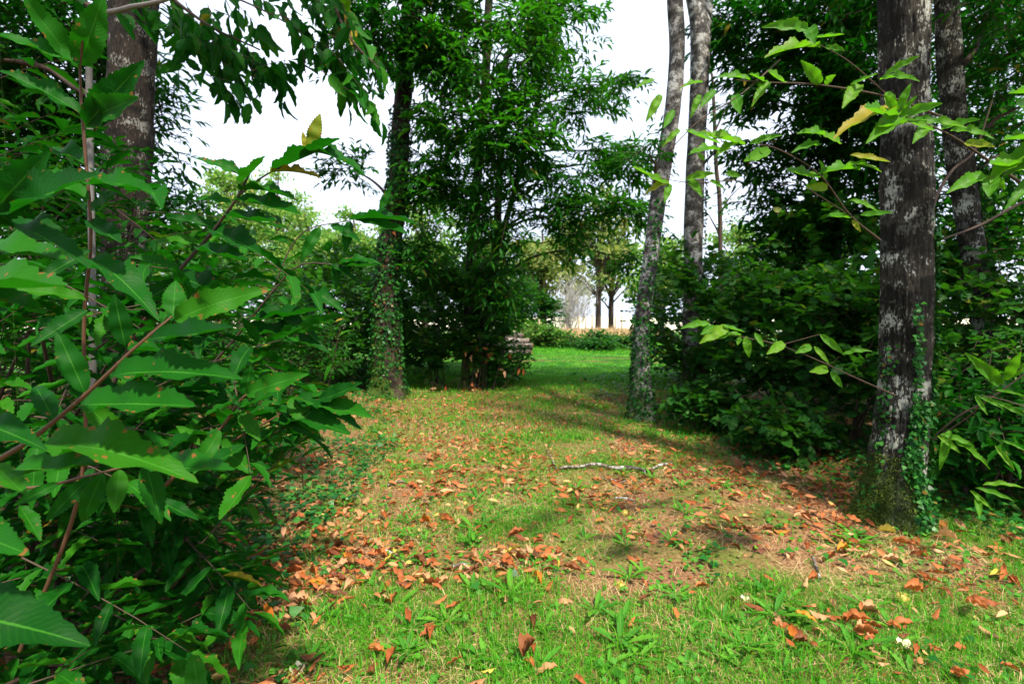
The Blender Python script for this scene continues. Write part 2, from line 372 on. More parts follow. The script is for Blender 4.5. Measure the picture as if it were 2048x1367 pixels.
def foliage(plant, base, Ls, kind='chest', nparts=300, hi=False, mat=None, stuff='foliage', lo=None):
    """Ls = (B,D,N,L). the leaves that show largest in the photograph become parts, the rest one part of kind stuff"""
    B, D, N, L = Ls
    ratio = {'chest': .285, 'hang': .40, 'hazel': .80, 'bright': .34, 'weed': .35, 'narrow': .17}[kind]
    mat = mat or {'chest': M_chest, 'hang': M_chest, 'hazel': M_hazel_d, 'bright': M_bright, 'narrow': M_bright, 'weed': M_weed}[kind]
    x, y, f = project(B + D * L[:, None] * .5)
    infr = (f > .2) & (x > -40) & (x < 2088) & (y > -40) & (y < 1400)
    size = np.where(infr, L / np.maximum(f, .2) * FPX, 0)
    order = np.argsort(-size); npt = int(min(nparts, (size > 9).sum()))
    pick = order[:npt]; rest = order[npt:]
    if npt:
        if kind == 'hazel': ms = shared_meshes('hazel_leaf' + mat.name, T_hazel_hi, mat, 1, ratio)
        else:
            ms = shared_meshes(('toothed_leaf' if hi else 'long_leaf') + kind + mat.name, T_chest_hi if hi else T_chest_mid, mat, 1, ratio)
        put_leaves(plant, base, ms, B[pick], D[pick], N[pick], L[pick])
    if len(rest):
        lo = lo or (T_hazel_lo if kind == 'hazel' else T_chest_lo)
        if hi and kind != 'hazel': lo = T_chest_mid[0]
        V, F, U, r = scatter(lo, B[rest], D[rest], N[rest], L[rest], L[rest] * ratio)
        obj(stuff, mesh_np(stuff, V - base, F, mat, U, r), plant, kind='stuff')

def shoots(P0, Dr, Ln, nl, leafL, droop=.25, spread=.95, jit=.35, up=1.0, tipn=2, hang=0.):
    """vectorised shoots. P0,Dr (m,3), Ln (m,) -> leaves (B,D,N,L) and twig list [(pts)]"""
    m = len(P0); Dr = unit(Dr)
    U = np.array((0, 0, 1.)); side = unit(np.cross(Dr, U) + rng.normal(0, .08, (m, 3)))
    t = np.tile(np.linspace(.12, 1, nl), (m, 1)) + rng.normal(0, .02, (m, nl))
    sag = -droop * (t ** 2) * Ln[:, None]
    Pt = P0[:, None] + Dr[:, None] * (t * Ln[:, None])[..., None] + U * sag[..., None]
    sg = np.where(np.arange(nl) % 2, 1., -1.)[None, :] * np.where(rng.random(m) < .5, 1, -1)[:, None]
    fwd = .45 + .75 * np.clip(t - .6, 0, 1) * 2
    D = Dr[:, None] * fwd[..., None] + side[:, None] * (sg * spread * (1.15 - .5 * t))[..., None] + rng.normal(0, jit, (m, nl, 3)) + U * (-.12 - hang)
    D = unit(D)
    N = U * up + rng.normal(0, jit * .9, (m, nl, 3)) + side[:, None] * (sg * .25)[..., None]
    if hang: N = N + rng.normal(0, .8, (m, nl, 3))
    L = leafL * rng.uniform(.62, 1.15, (m, nl)) * (1 - .25 * np.abs(t - .6))
    tw = np.stack([P0 + Dr * (Ln * q)[:, None] - U * (droop * q * q * Ln)[:, None] for q in (0, .35, .7, 1.0)], 1)
    return (Pt.reshape(-1, 3), D.reshape(-1, 3), N.reshape(-1, 3), L.ravel()), tw
def twigs_mesh(tw, r0=.004, sides=3):
    m, k = tw.shape[:2]
    T = unit(tw[:, -1] - tw[:, 0]); a = unit(np.cross(T, np.array((.3, .2, 1.)))); b = np.cross(a, T)
    th = np.arange(sides) * 2 * np.pi / sides
    ring = np.cos(th)[None, :, None] * a[:, None] + np.sin(th)[None, :, None] * b[:, None]
    rad = r0 * (1 - .75 * np.linspace(0, 1, k))
    V = tw[:, :, None] + ring[:, None] * rad[None, :, None, None]
    idx = (np.arange(m) * k * sides)[:, None, None, None]; i = np.arange(k - 1)[None, :, None] * sides
    j = np.arange(sides)[None, None]; j2 = (j + 1) % sides; idx = idx[..., 0]
    F = np.stack([idx + i + j, idx + i + j2, idx + i + sides + j2, idx + i + sides + j], -1).reshape(-1, 4)
    return V.reshape(-1, 3), F
def curve_to(a, b, sag=.15, n=5):        # a bowed twig from a to b, rising first
    t = np.linspace(0, 1, n)[:, None]; p = a + (b - a) * t; p[:, 2] += (sag * np.linalg.norm(b - a) * np.sin(np.pi * t[:, 0]))
    p[1:-1] += rng.normal(0, .02 * np.linalg.norm(b - a), (n - 2, 3)); return p

# ------------------------------------------------------------------ ground
def ground():
    X = np.concatenate([-np.geomspace(400, 8.2, 30), np.arange(-8, 8.001, .07), np.geomspace(8.2, 400, 30)])
    Y = np.concatenate([-np.geomspace(120, 1.2, 14), np.arange(-1, 9, .07), np.arange(9, 22, .16), np.geomspace(22.3, 900, 46)])
    gx, gy = np.meshgrid(X, Y); z = gz(gx, gy)
    z = z + (fbm(xy0(gx, gy, 14), 31).reshape(gx.shape) - .5) * .022 * np.clip(1 - gy / 12, 0, 1)
    far = np.clip((gy - 60) / 200, 0, 1); z = z * (1 - far)
    V = np.stack([gx, gy, z], -1).reshape(-1, 3); a, b = gx.shape
    i = (np.arange(a - 1)[:, None] * b + np.arange(b - 1)[None]).ravel()
    F = np.stack([i, i + 1, i + b + 1, i + b], -1)
    m, n, l = mat_new('forest_floor')
    ge = n.new('ShaderNodeNewGeometry'); ps = ge.outputs['Position']
    def nz(s, d=5, r=.6):
        t = n.new('ShaderNodeTexNoise'); t.inputs['Scale'].default_value = s; t.inputs['Detail'].default_value = d; t.inputs['Roughness'].default_value = r
        l.new(ps, t.inputs['Vector']); return t.outputs['Fac']
    soil = ramp(n, [(.3, (.05, .024, .012)), (.47, (.17, .085, .042)), (.58, (.27, .145, .075)), (.72, (.42, .28, .165))]); l.new(nz(55, 6, .7), soil.inputs['Fac'])
    moss = ramp(n, [(.3, (.03, .08, .008)), (.7, (.08, .19, .015))]); l.new(nz(40), moss.inputs['Fac'])
    f1 = ramp(n, [(.46, (0, 0, 0)), (.58, (1, 1, 1))]); l.new(nz(1.7, 8), f1.inputs['Fac'])
    near = mixc(n, l, math_node(n, l, 'MULTIPLY', f1.outputs['Color'], .6), soil.outputs['Color'], moss.outputs['Color'])
    sx = n.new('ShaderNodeSeparateXYZ'); l.new(ps, sx.inputs[0])
    fy = n.new('ShaderNodeMapRange'); fy.inputs[1].default_value = 9.5; fy.inputs[2].default_value = 12.5; l.new(math_node(n, l, 'MULTIPLY_ADD', nz(1.2), 1.5, sx.outputs[1]), fy.inputs[0])
    field = ramp(n, [(.3, (.012, .055, .008)), (.5, (.025, .105, .010)), (.62, (.09, .19, .02)), (.75, (.16, .17, .05))]); l.new(nz(1.6, 8), field.inputs['Fac'])
    c = mixc(n, l, fy.outputs[0], near, field.outputs['Color'])
    for yc in (16.9, 18.6):
        dy = math_node(n, l, 'ABSOLUTE', math_node(n, l, 'SUBTRACT', math_node(n, l, 'MULTIPLY_ADD', nz(2.0), .3, sx.outputs[1]), yc + .15))
        mr = n.new('ShaderNodeMapRange'); mr.inputs[1].default_value = .34; mr.inputs[2].default_value = .16; l.new(dy, mr.inputs[0])
        c = mixc(n, l, math_node(n, l, 'MULTIPLY', mr.outputs[0], .85), c, (.10, .055, .03))
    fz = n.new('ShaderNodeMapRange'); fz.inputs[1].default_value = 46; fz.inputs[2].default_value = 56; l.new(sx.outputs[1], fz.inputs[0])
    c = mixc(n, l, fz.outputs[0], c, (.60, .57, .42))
    bs = n.new('ShaderNodeBsdfPrincipled'); bs.inputs['Roughness'].default_value = .95; bs.inputs['Specular IOR Level'].default_value = .1
    l.new(c, bs.inputs['Base Color'])
    bm = n.new('ShaderNodeBump'); bm.inputs['Strength'].default_value = .8; bm.inputs['Distance'].default_value = .02; l.new(nz(60, 6, .7), bm.inputs['Height']); l.new(bm.outputs['Normal'], bs.inputs['Normal'])
    out = n.new('ShaderNodeOutputMaterial'); l.new(bs.outputs[0], out.inputs['Surface'])
    obj('ground', mesh_np('ground', V, F, m), kind='structure')
ground()

# ------------------------------------------------------------------ trunks
def trunk_mesh(base, pts, mat, sides=28, step=.06, rough=.05, flare=1.0, furrow=22, lobes=5, seed=1):
    """pts rows: x,y,z,r"""
    p = np.asarray(pts, float); Ltot = np.linalg.norm(np.diff(p[:, :3], axis=0), axis=1).sum()
    q = spline(p, max(6, int(Ltot / step)))
    h = q[:, 2] - q[0, 2]
    def rf(th, arc, rr):
        c, s = np.cos(th), np.sin(th); sh = th.shape
        hh = np.repeat(h[:, None], th.shape[1], 1)
        fl = flare * np.exp(-hh / .16) * (.30 + .30 * np.cos(th * lobes + seed)) + flare * .16 * np.exp(-hh / .45)
        a = np.stack([c.ravel() * furrow * .32, s.ravel() * furrow * .32, arc.ravel() * 3.6], 1)
        b = np.stack([c.ravel() * 1.2, s.ravel() * 1.2, arc.ravel() * 1.6], 1)
        return 1 + fl + rough * 1.6 * (fbm(a, seed, 3).reshape(sh) - .5) + .22 * (fbm(b, seed + 5, 2).reshape(sh) - .5)
    V, F = tube(q[:, :3], q[:, 3], sides, rf)
    return mesh_np('trunk', V - base, F, mat), q
def px_trunk(rows, extend=9.0):
    """rows: px, py, depth, width px ; last rows extrapolated to height"""
    out = []
    for px, py, d, w in rows:
        p = P(px, py, d); out.append((*p, w / FPX * d / 2))
    b = out[0]; g = float(gz(np.array([b[0]]), np.array([b[1]]))[0]); out[0] = (b[0], b[1], g - .04, b[3])
    a, b = np.array(out[-2]), np.array(out[-1])
    if b[2] < extend:
        k = (extend - b[2]) / max(.3, (b[2] - a[2])); e = b + (b - a) * k * .8; e[2] = extend; e[3] = b[3] * .45
        m = (b + e) / 2; m[3] = b[3] * .78; m[:2] += rng.normal(0, .08, 2)
        out += [tuple(m), tuple(e)]
    return out
def ivy_on(plant, base, q, n, z0, z1, dens=None, size=.045, th_c=None, th_w=None, off=.012, rad_k=1.02):
    """ivy leaves pressed on a trunk path q (x,y,z,r). th: 0 = facing camera (-Y)"""
    zs = q[:, 2]; z = rng.uniform(z0, z1, n * 2)
    if dens is not None: z = z[rng.random(len(z)) < dens(z)]
    z = z[:n]; n = len(z)
    cx, cy, rr = (np.interp(z, zs, q[:, k]) for k in (0, 1, 3))
    th = rng.uniform(-math.pi, math.pi, n) if th_c is None else np.where(np.isscalar(th_c), th_c, 0) + 0 * z
    if th_c is not None:
        c = th_c(z) if callable(th_c) else th_c
        th = c + rng.normal(0, th_w, n)
    h = z - zs[0]; rr = rr * rad_k * (1 + .2 * np.exp(-h / .3) + .5 * np.exp(-h / .12)) + off + rng.random(n) * .03
    o = np.stack([np.sin(th), -np.cos(th), 0 * th], 1)
    B = np.stack([cx, cy, z], 1) + o * rr[:, None]
    D = unit(rng.normal(0, .5, (n, 3)) + np.array((0, 0, -.5)) + o * .25); N = o + rng.normal(0, .3, (n, 3))
    L = size * rng.uniform(.6, 1.3, n)
    V, F, U, r = scatter(T_ivy, B, D, N, L, L * 1.05)
    obj('ivy', mesh_np('ivy', V - base, F, M_ivy, U, r), plant, kind='stuff')
def blob_shoots(blobs, nl=9, leafL=.15, ln=.5, droop=.12, hang=0., jit=.3):
    """blobs: (centre, (rx,ry,rz), n) -> leaves, twigs. shoots start inside and grow outwards"""
    P0, Dr = [], []
    for c, r, n in blobs:
        n = int(n * 2.9)
        u = unit(rng.normal(0, 1, (n, 3))); k = rng.uniform(.25, 1, n) ** .6
        # clumps: keep shoots where a noise field is high, so sky shows between
        p = c + u * k[:, None] * np.array(r)
        keep = fbm(p * 1.9, 77, 2) > .42; p, u = p[keep], u[keep]
        P0.append(p); d = unit(u * np.array((1, 1, .45)) + rng.normal(0, .35, u.shape) + np.array((0, 0, -.05))); Dr.append(d)
    P0 = np.vstack(P0); Dr = np.vstack(Dr); Ln = ln * rng.uniform(.6, 1.3, len(P0))
    return shoots(P0 - Dr * Ln[:, None] * .5, Dr, Ln, nl, leafL, droop, jit=jit, hang=hang)
def limb(plant, base, a, b, r0, r1=.008, mat=None, sag=.12, name='limb', sides=7):
    p = curve_to(np.array(a, float), np.array(b, float), sag, 6); q = spline(p, 14)
    V, F = tube(q, np.linspace(r0, r1, 14), sides); obj(name, mesh_np(name, V - base, F, mat or M_twig), plant); return q

def tree(name, label, rows, mat, blobs=(), group=None, extend=9, leafL=.15, kind='chest', nparts=0, sides=28, step=.06, rough=.05, flare=.8,
         extra=(), nl=9, ln=.5, hang=0., seed=1, cat='tree', lmat=None, seg=5, limbs=True, furrow=22):
    pts = px_trunk(rows, extend) if rows and len(rows[0]) == 4 else rows
    base = np.array(pts[0][:3]); t = thing(name, base, label, cat, group)
    me, q = trunk_mesh(base, pts, mat, sides, step, rough, flare, furrow, seg, seed)
    obj('trunk', me, t)
    if blobs:
        if limbs:
            for c, r, n in blobs:
                zt = max(q[0, 2] + .5, min(q[-1, 2] - .2, c[2] - .6)); k = np.argmin(np.abs(q[:, 2] - zt)); a = q[k, :3]
                limb(t, base, a, c, max(.015, min(q[k, 3] * .45, .04)), .008, M_twig)
        Ls, tw = blob_shoots(blobs, nl, leafL, ln, hang=hang)
        foliage(t, base, Ls, kind, nparts, mat=lmat, stuff='crown')
        V, F = twigs_mesh(tw, .005); obj('twigs', mesh_np('twigs', V - base, F, M_twig), t, kind='stuff')
    return t, base, q
def bl(px, py, d, rx, ry, rz, n): return (P(px, py, d), (rx, ry, rz), n)

# T1: reddish trunk behind the left-hand chestnut bush
t1, b1, q1 = tree('chestnut_tree', 'reddish flaky trunk rising behind the big chestnut leaves on the left', [(250, 960, 5.2, 110), (250, 760, 5.2, 74), (248, 560, 5.2, 74), (252, 400, 5.2, 78), (262, 200, 5.2, 78), (268, 0, 5.2, 78)],
     M_bark_red, [bl(60, 60, 6.2, 1.3, .9, 1.0, 160), bl(70, 330, 6.6, 1.1, .9, .9, 120), bl(150, 150, 7.2, 1.0, .8, 1.2, 130), bl(330, 250, 7.4, .35, .5, .9, 26), bl(360, 430, 8.0, .5, .6, .5, 30), bl(-150, 180, 6.0, 1.6, 1.2, 1.8, 120), bl(280, -330, 6, 2.0, 1.4, .8, 120), (np.array((-1.7, 2.6, 5.2)), (1.5, 1.1, .5), 70)],  # last clump added overhead to shade the hanging branches
     lmat=M_chest, nparts=220, sides=44, step=.035, rough=.16, seed=2, leafL=.18)
# T2: ivy-clad trunk left of the path
t2, b2, q2 = tree('ivy_clad_tree', 'ivy-covered trunk left of the path with a wide mossy foot', [(775, 795, 9.6, 62), (772, 640, 9.6, 54), (776, 520, 9.6, 44), (788, 440, 9.6, 40), (797, 360, 9.6, 38), (802, 250, 9.6, 36), (812, 120, 9.6, 32), (822, 0, 9.6, 30)],
     M_bark_dark, [bl(720, 60, 8.6, .8, .8, .8, 60), bl(790, 20, 8.8, .9, .8, .7, 75), bl(860, 40, 8.8, .7, .7, .8, 60), bl(700, 340, 9.2, .65, .4, .3, 22), bl(640, -220, 9, 1.6, 1.4, 1.2, 90), bl(860, -260, 10, 1.8, 1.5, 1.0, 90)],
     nparts=150, sides=36, step=.06, rough=.08, flare=1.2, seed=3, leafL=.19, seg=4)
ivy_on(t2, b2, q2, 2600, .0, 2.9, size=.06, off=.0); ivy_on(t2, b2, q2, 1500, 2.6, 5.3, dens=lambda z: .35 + .65 * ((z > 3.5) & (z < 4.8)), size=.065, off=.015)
# T3: multi-stemmed chestnut in the middle
t3, b3, q3 = tree('chestnut_coppice_tree', 'leafy multi-stemmed chestnut filling the middle, left of the bright opening', [(932, 772, 10.6, 22), (938, 600, 10.6, 18), (945, 450, 10.6, 18), (968, 220, 10.6, 17), (978, 0, 10.6, 15)],
     M_bark_dark, [bl(900, 60, 9.2, .9, .9, .9, 95), bl(1010, 90, 8.8, 1.0, .9, .9, 120), bl(1120, 50, 9.6, .85, .8, .8, 85), bl(890, 240, 9.4, .6, .8, .6, 60), bl(860, 110, 9.0, .6, .7, .7, 60), bl(865, 350, 9.5, .45, .6, .5, 36), bl(960, 0, 9, 1.0, .8, .7, 70), bl(1010, 260, 8.8, .9, .8, .8, 110),
                   bl(1150, 200, 9.8, .8, .8, .5, 55), bl(1240, 175, 10.2, .45, .5, .22, 14), bl(880, 420, 9.6, .8, .8, .7, 70), bl(1010, 420, 9.2, .9, .8, .8, 100), bl(1130, 350, 9.6, .9, .7, .35, 42), bl(1210, 300, 9.9, .5, .5, .22, 16), bl(1262, 330, 9.6, .45, .5, .4, 22), bl(1250, 520, 9.9, .3, .3, .3, 8), bl(1268, 425, 9.4, .45, .4, .25, 14),
                   bl(1180, 415, 9.3, .9, .6, .3, 50), bl(1110, 480, 9.6, .7, .6, .4, 42), bl(1040, -200, 10, 2.2, 1.6, 1.2, 150), bl(850, 520, 10, .7, .7, .6, 50), bl(1000, 570, 9.8, .7, .6, .6, 60)],
     lmat=M_crown, nparts=300, sides=20, rough=.1, seed=4, leafL=.205)
for nm, rows in (('trunk', [(938, 772, 10.7, 20), (965, 640, 10.7, 17), (990, 520, 10.7, 16), (1000, 330, 10.7, 14), (1012, 120, 10.7, 12)]),
                 ('trunk', [(945, 775, 10.5, 14), (980, 560, 10.2, 12), (1030, 380, 10.0, 11), (1060, 260, 10, 11), (1078, 180, 10, 11), (1072, 60, 10, 10)])):
    me, q = trunk_mesh(b3, px_trunk(rows, 7), M_bark, 14, .08, .08, .4, seed=8); obj(nm, me, t3)
# T4: slim grey trunk right of the path
t4, b4, q4 = tree('slim_grey_tree', 'slim grey trunk right of the path, ivy up its lower half', [(1284, 850, 7.15, 44), (1282, 720, 7.15, 34), (1284, 640, 7.15, 31), (1298, 540, 7.15, 30), (1311, 440, 7.15, 31), (1328, 320, 7.15, 32), (1345, 220, 7.15, 31), (1354, 100, 7.15, 29), (1350, 0, 7.15, 29)],
     M_bark_grey, [bl(1300, 300, 6.8, .35, .4, .25, 8), bl(1330, -250, 7.4, 1.5, 1.5, .9, 60), (np.array((2.6, 5.8, 6.9)), (1.3, 1.0, .5), 40)], nparts=60, sides=28, step=.05, rough=.06, seed=5, leafL=.13, limbs=True)  # last clump added above the frame to shade the path
ivy_on(t4, b4, q4, 1300, .0, 1.5, size=.045, off=.0); ivy_on(t4, b4, q4, 190, 1.6, 3.1, size=.05, th_c=.2, th_w=.7)
# T5: twin behind it, forked
t5, b5, q5 = tree('forked_grey_tree', 'pale banded trunk just behind the slim grey one, forking at the top', [(1386, 800, 8.8, 44), (1387, 600, 8.8, 38), (1387, 440, 8.8, 37), (1392, 300, 8.8, 35), (1399, 170, 8.8, 35), (1400, 60, 8.8, 38), (1390, 0, 8.8, 32)],
     M_bark_grey, [bl(1420, -280, 9, 1.7, 1.5, .9, 80), bl(1450, 300, 9.3, .4, .4, .25, 8)], nparts=40, sides=28, step=.06, rough=.06, seed=6, leafL=.13)
ivy_on(t5, b5, q5, 500, .0, 2.2, size=.055, th_c=.9, th_w=.6); ivy_on(t5, b5, q5, 260, 2.0, 4.2, size=.05, th_c=1.25, th_w=.25)
me, q = trunk_mesh(b5, [(*P(1398, 90, 8.8), .15), (*P(1412, 10, 8.85), .11), (*P(1422, -120, 8.9), .08)], M_bark_grey, 16, .08, .05, 0); obj('limb', me, t5)
# T7: the big trunk on the right
t7, b7, q7 = tree('big_chestnut_tree', 'big lichen-patched trunk on the right with moss at its foot', [(1776, 1050, 3.72, 102), (1790, 940, 3.74, 89), (1804, 820, 3.76, 82), (1812, 600, 3.78, 84), (1812, 400, 3.8, 82), (1810, 200, 3.8, 80), (1808, 0, 3.8, 79)],
     M_bark, [bl(1750, -420, 4.8, 1.9, 1.6, .9, 100), bl(2250, -150, 4.6, 1.2, 1.4, 1.0, 70), (np.array((4.4, 2.2, 5.4)), (1.0, 1.1, .7), 50), (np.array((5.2, 3.8, 6.2)), (1.6, 1.6, .9), 80), (np.array((4.6, 6.0, 6.0)), (1.6, 1.6, 1.0), 70)],  # clumps given in world coordinates are added overhead to shade trunk and thicket
     nparts=0, sides=110, step=.018, rough=.23, flare=.85, seed=7, leafL=.16, furrow=40)
ivy_on(t7, b7, q7, 760, .03, 2.2, size=.036, th_c=lambda z: 1.12 + .15 * np.sin(z * 5), th_w=.16)
ivy_on(t7, b7, q7, 900, .03, .9, size=.034, th_c=lambda z: .12 - .15 * z + .2 * np.sin(z * 9), th_w=.16)
ivy_on(t7, b7, q7, 220, .6, 1.6, size=.03, th_c=lambda z: -.15 - .05 * z, th_w=.08)
ivy_on(t7, b7, q7, 160, .1, 1.3, size=.03, th_c=-1.3, th_w=.2)
def moss_tufts(plant, base, q, n, zmax, thc, thw):
    z = rng.random(n) ** 1.6 * zmax + .0; th = thc + rng.normal(0, thw, n)
    cx, cy, rr = (np.interp(z, q[:, 2], q[:, k]) for k in (0, 1, 3)); h = z - q[0, 2]
    kp = rng.random(n) < np.clip(1.4 * fbm(np.stack([th * 2, z * 6, 0 * z], 1), 8, 2) - .1 - .5 * (z / zmax) ** 2, 0, 1); z, th, cx, cy, rr, h = (q_[kp] for q_ in (z, th, cx, cy, rr, h)); n = len(z)
    rr = rr * (1 + .30 * np.exp(-h / .3) + .42 * np.exp(-h / .12)) + rng.random(n) * .012
    o = np.stack([np.sin(th), -np.cos(th), 0 * th], 1); B = np.stack([cx, cy, z], 1) + o * rr[:, None]
    V, F, U, r = scatter(T_blob, B, unit(o + rng.normal(0, .7, (n, 3))), rng.normal(0, 1, (n, 3)), rng.uniform(.010, .026, n), np.full(n, .006))
    obj('moss', mesh_np('moss', V - base, F, M_moss, U, r), plant, kind='stuff')
moss_tufts(t7, b7, q7, 22000, .5, -.85, .5)
moss_tufts(t2, b2, q2, 3000, 1.3, .55, .45)
tree('added_shade_tree', 'unseen tree added beyond the left frame edge to shade the left bush', [(-4.6, -1.2, -.05, .22), (-4.4, -1.1, 2.5, .18), (-3.9, -.9, 5.0, .14), (-3.2, -.6, 7.5, .08)], M_bark_dark,  # unseen, added so that its crown keeps sun off the left bush
     [(np.array((-1.5, .1, 7.0)), (1.7, 2.6, .9), 130), (np.array((-3.6, .8, 6.6)), (1.6, 2.2, 1.0), 110), (np.array((-4.8, 3.0, 6.5)), (1.6, 1.8, 1.0), 80)], nparts=0, sides=14, step=.15, seed=12, leafL=.17)
# T8
t8, b8, q8 = tree('leaning_tree', 'second trunk behind the big one, leaning left with an ivy edge', [(1975, 790, 5.6, 44), (1968, 680, 5.6, 38), (1952, 540, 5.6, 40), (1930, 390, 5.6, 42), (1912, 260, 5.6, 42), (1900, 130, 5.6, 40), (1893, 0, 5.6, 38)],
     M_bark, [bl(2010, 60, 5.8, .6, .6, .7, 50), bl(1960, 10, 6.4, .7, .6, .5, 40), bl(1700, -260, 6.5, 1.6, 1.4, .7, 70), bl(2010, 330, 6.6, .6, .5, .8, 50), bl(2060, 200, 5.4, .6, .6, 1.0, 60), bl(1990, 500, 6.4, .5, .5, .7, 40)], nparts=150, sides=32, step=.04, rough=.12, seed=9, leafL=.14)
ivy_on(t8, b8, q8, 420, .1, 3.2, size=.045, th_c=1.3, th_w=.28)
# T9: dense dark crown between
t9, b9, q9 = tree('dark_chestnut_tree', 'dense dark chestnut crown left of the big trunk, its stem hidden in shrubs', [(1660, 800, 9.0, 30), (1665, 600, 9.0, 28), (1668, 300, 9.0, 24), (1670, 0, 9.0, 22)],
     M_bark_dark, [bl(1650, 40, 8.4, 1.2, .9, .8, 160), bl(1520, 60, 8.8, .8, .7, .7, 80), bl(1540, 400, 8.8, .45, .5, .3, 20), bl(1505, 320, 9.0, .5, .4, .5, 26), bl(1440, 60, 9.2, .4, .4, .4, 14), bl(1482, 190, 9.0, .4, .4, .6, 18), bl(1560, 480, 8.8, .7, .5, .5, 60), bl(1600, 180, 8.4, 1.0, .8, .7, 110), bl(1700, 250, 8.0, .8, .8, .9, 120), bl(1610, 300, 8.6, .55, .6, .5, 42), bl(1680, 420, 8.2, .8, .7, .7, 100), bl(1600, 440, 8.8, .45, .5, .4, 25),
                   bl(1750, 90, 7.6, .8, .8, 1.0, 90), bl(1890, 300, 7.8, .9, .8, 1.3, 110), bl(1900, 560, 7.6, .9, .8, .9, 90), bl(1650, -220, 9, 2, 1.6, 1.2, 150), bl(2020, 120, 8, 1.0, .9, 1.2, 90)],
     lmat=M_chest, nparts=300, sides=18, seed=10, leafL=.205)
# slender dark stem seen against the sky
t6, b6, q6 = tree('slender_sapling', 'slender dark stem standing against the white sky beside the forked trunk', [(1442, 640, 14, 10), (1440, 430, 14, 9), (1432, 330, 14, 8), (1428, 220, 14, 7), (1424, 150, 14, 5)],
     M_twig, [bl(1440, 250, 14, .5, .5, .8, 10), bl(1450, 420, 14, .5, .4, .5, 10)], extend=8.5, sides=8, step=.2, leafL=.11, kind='hazel', lmat=M_hazel, limbs=False, nl=6)
for a, b in (((1440, 430), (1500, 360)), ((1436, 300), (1398, 240)), ((1431, 260), (1480, 190)), ((1441, 480), (1400, 410))):
    limb(t6, b6, P(*a, 14), P(*b, 14), .03, .006, M_twig)

# ------------------------------------------------------------------ understory shrubs
def shrub(name, label, x, y, h, rad, ns, kind='hazel', leafL=.10, nparts=0, group=None, nstem=7, lmat=None, nl=8, ln=.42, zlo=.05, cat='shrub', ry=None, hang=0.):
    base = onground(x, y); t = thing(name, base, label, cat, group)
    ry = ry or rad; ns = int(ns * 2.3); leafL = leafL * (1.25 if kind == 'hazel' and leafL < .13 and leafL > .09 else 1)
    u = unit(rng.normal(0, 1, (ns, 3))); k = rng.uniform(.3, 1, ns) ** .5
    p = base + np.array((0, 0, h * (.5 + zlo))) + u * k[:, None] * np.array((rad, ry, h * .48))
    p = p + (fbm(p * .9, 5, 2) - .5)[:, None] * np.array((0, 0, 1.)) * h * .5
    if ns > 120: p = p[fbm(p * 2.3, 31, 2) > .40]
    ns = len(p); p[:, 2] = np.maximum(p[:, 2], base[2] + zlo + .06)
    out = unit((p - base) * np.array((1, 1, .35)) + rng.normal(0, .25, p.shape) + np.array((0, -.12, 0)))
    Ln = ln * rng.uniform(.6, 1.3, ns)
    Ls, tw = shoots(p - out * Ln[:, None] * .6, out, Ln, nl, leafL, .2, jit=.38, hang=hang)
    Ls[0][:, 2] = np.maximum(Ls[0][:, 2], base[2] + .03)
    foliage(t, base, Ls, kind, nparts, mat=lmat or (M_hazel if kind == 'hazel' and not nparts else None))
    V, F = twigs_mesh(tw, .004); obj('twigs', mesh_np('twigs', V - base, F, M_twig), t, kind='stuff')
    for i in range(nstem):
        e = p[rng.integers(ns)]; e = base + (e - base) * .85
        a = base + np.array((rng.normal(0, .08), rng.normal(0, .08), -.02)); b = np.array((a[0] * .55 + e[0] * .45, a[1] * .55 + e[1] * .45, max(e[2] * .75, .3)))
        q = spline(np.array([a, b, e]), 9); V, F = tube(q, np.linspace(.016, .005, 9), 5); obj('stem', mesh_np('stem', V - base, F, M_twig), t)
    return t
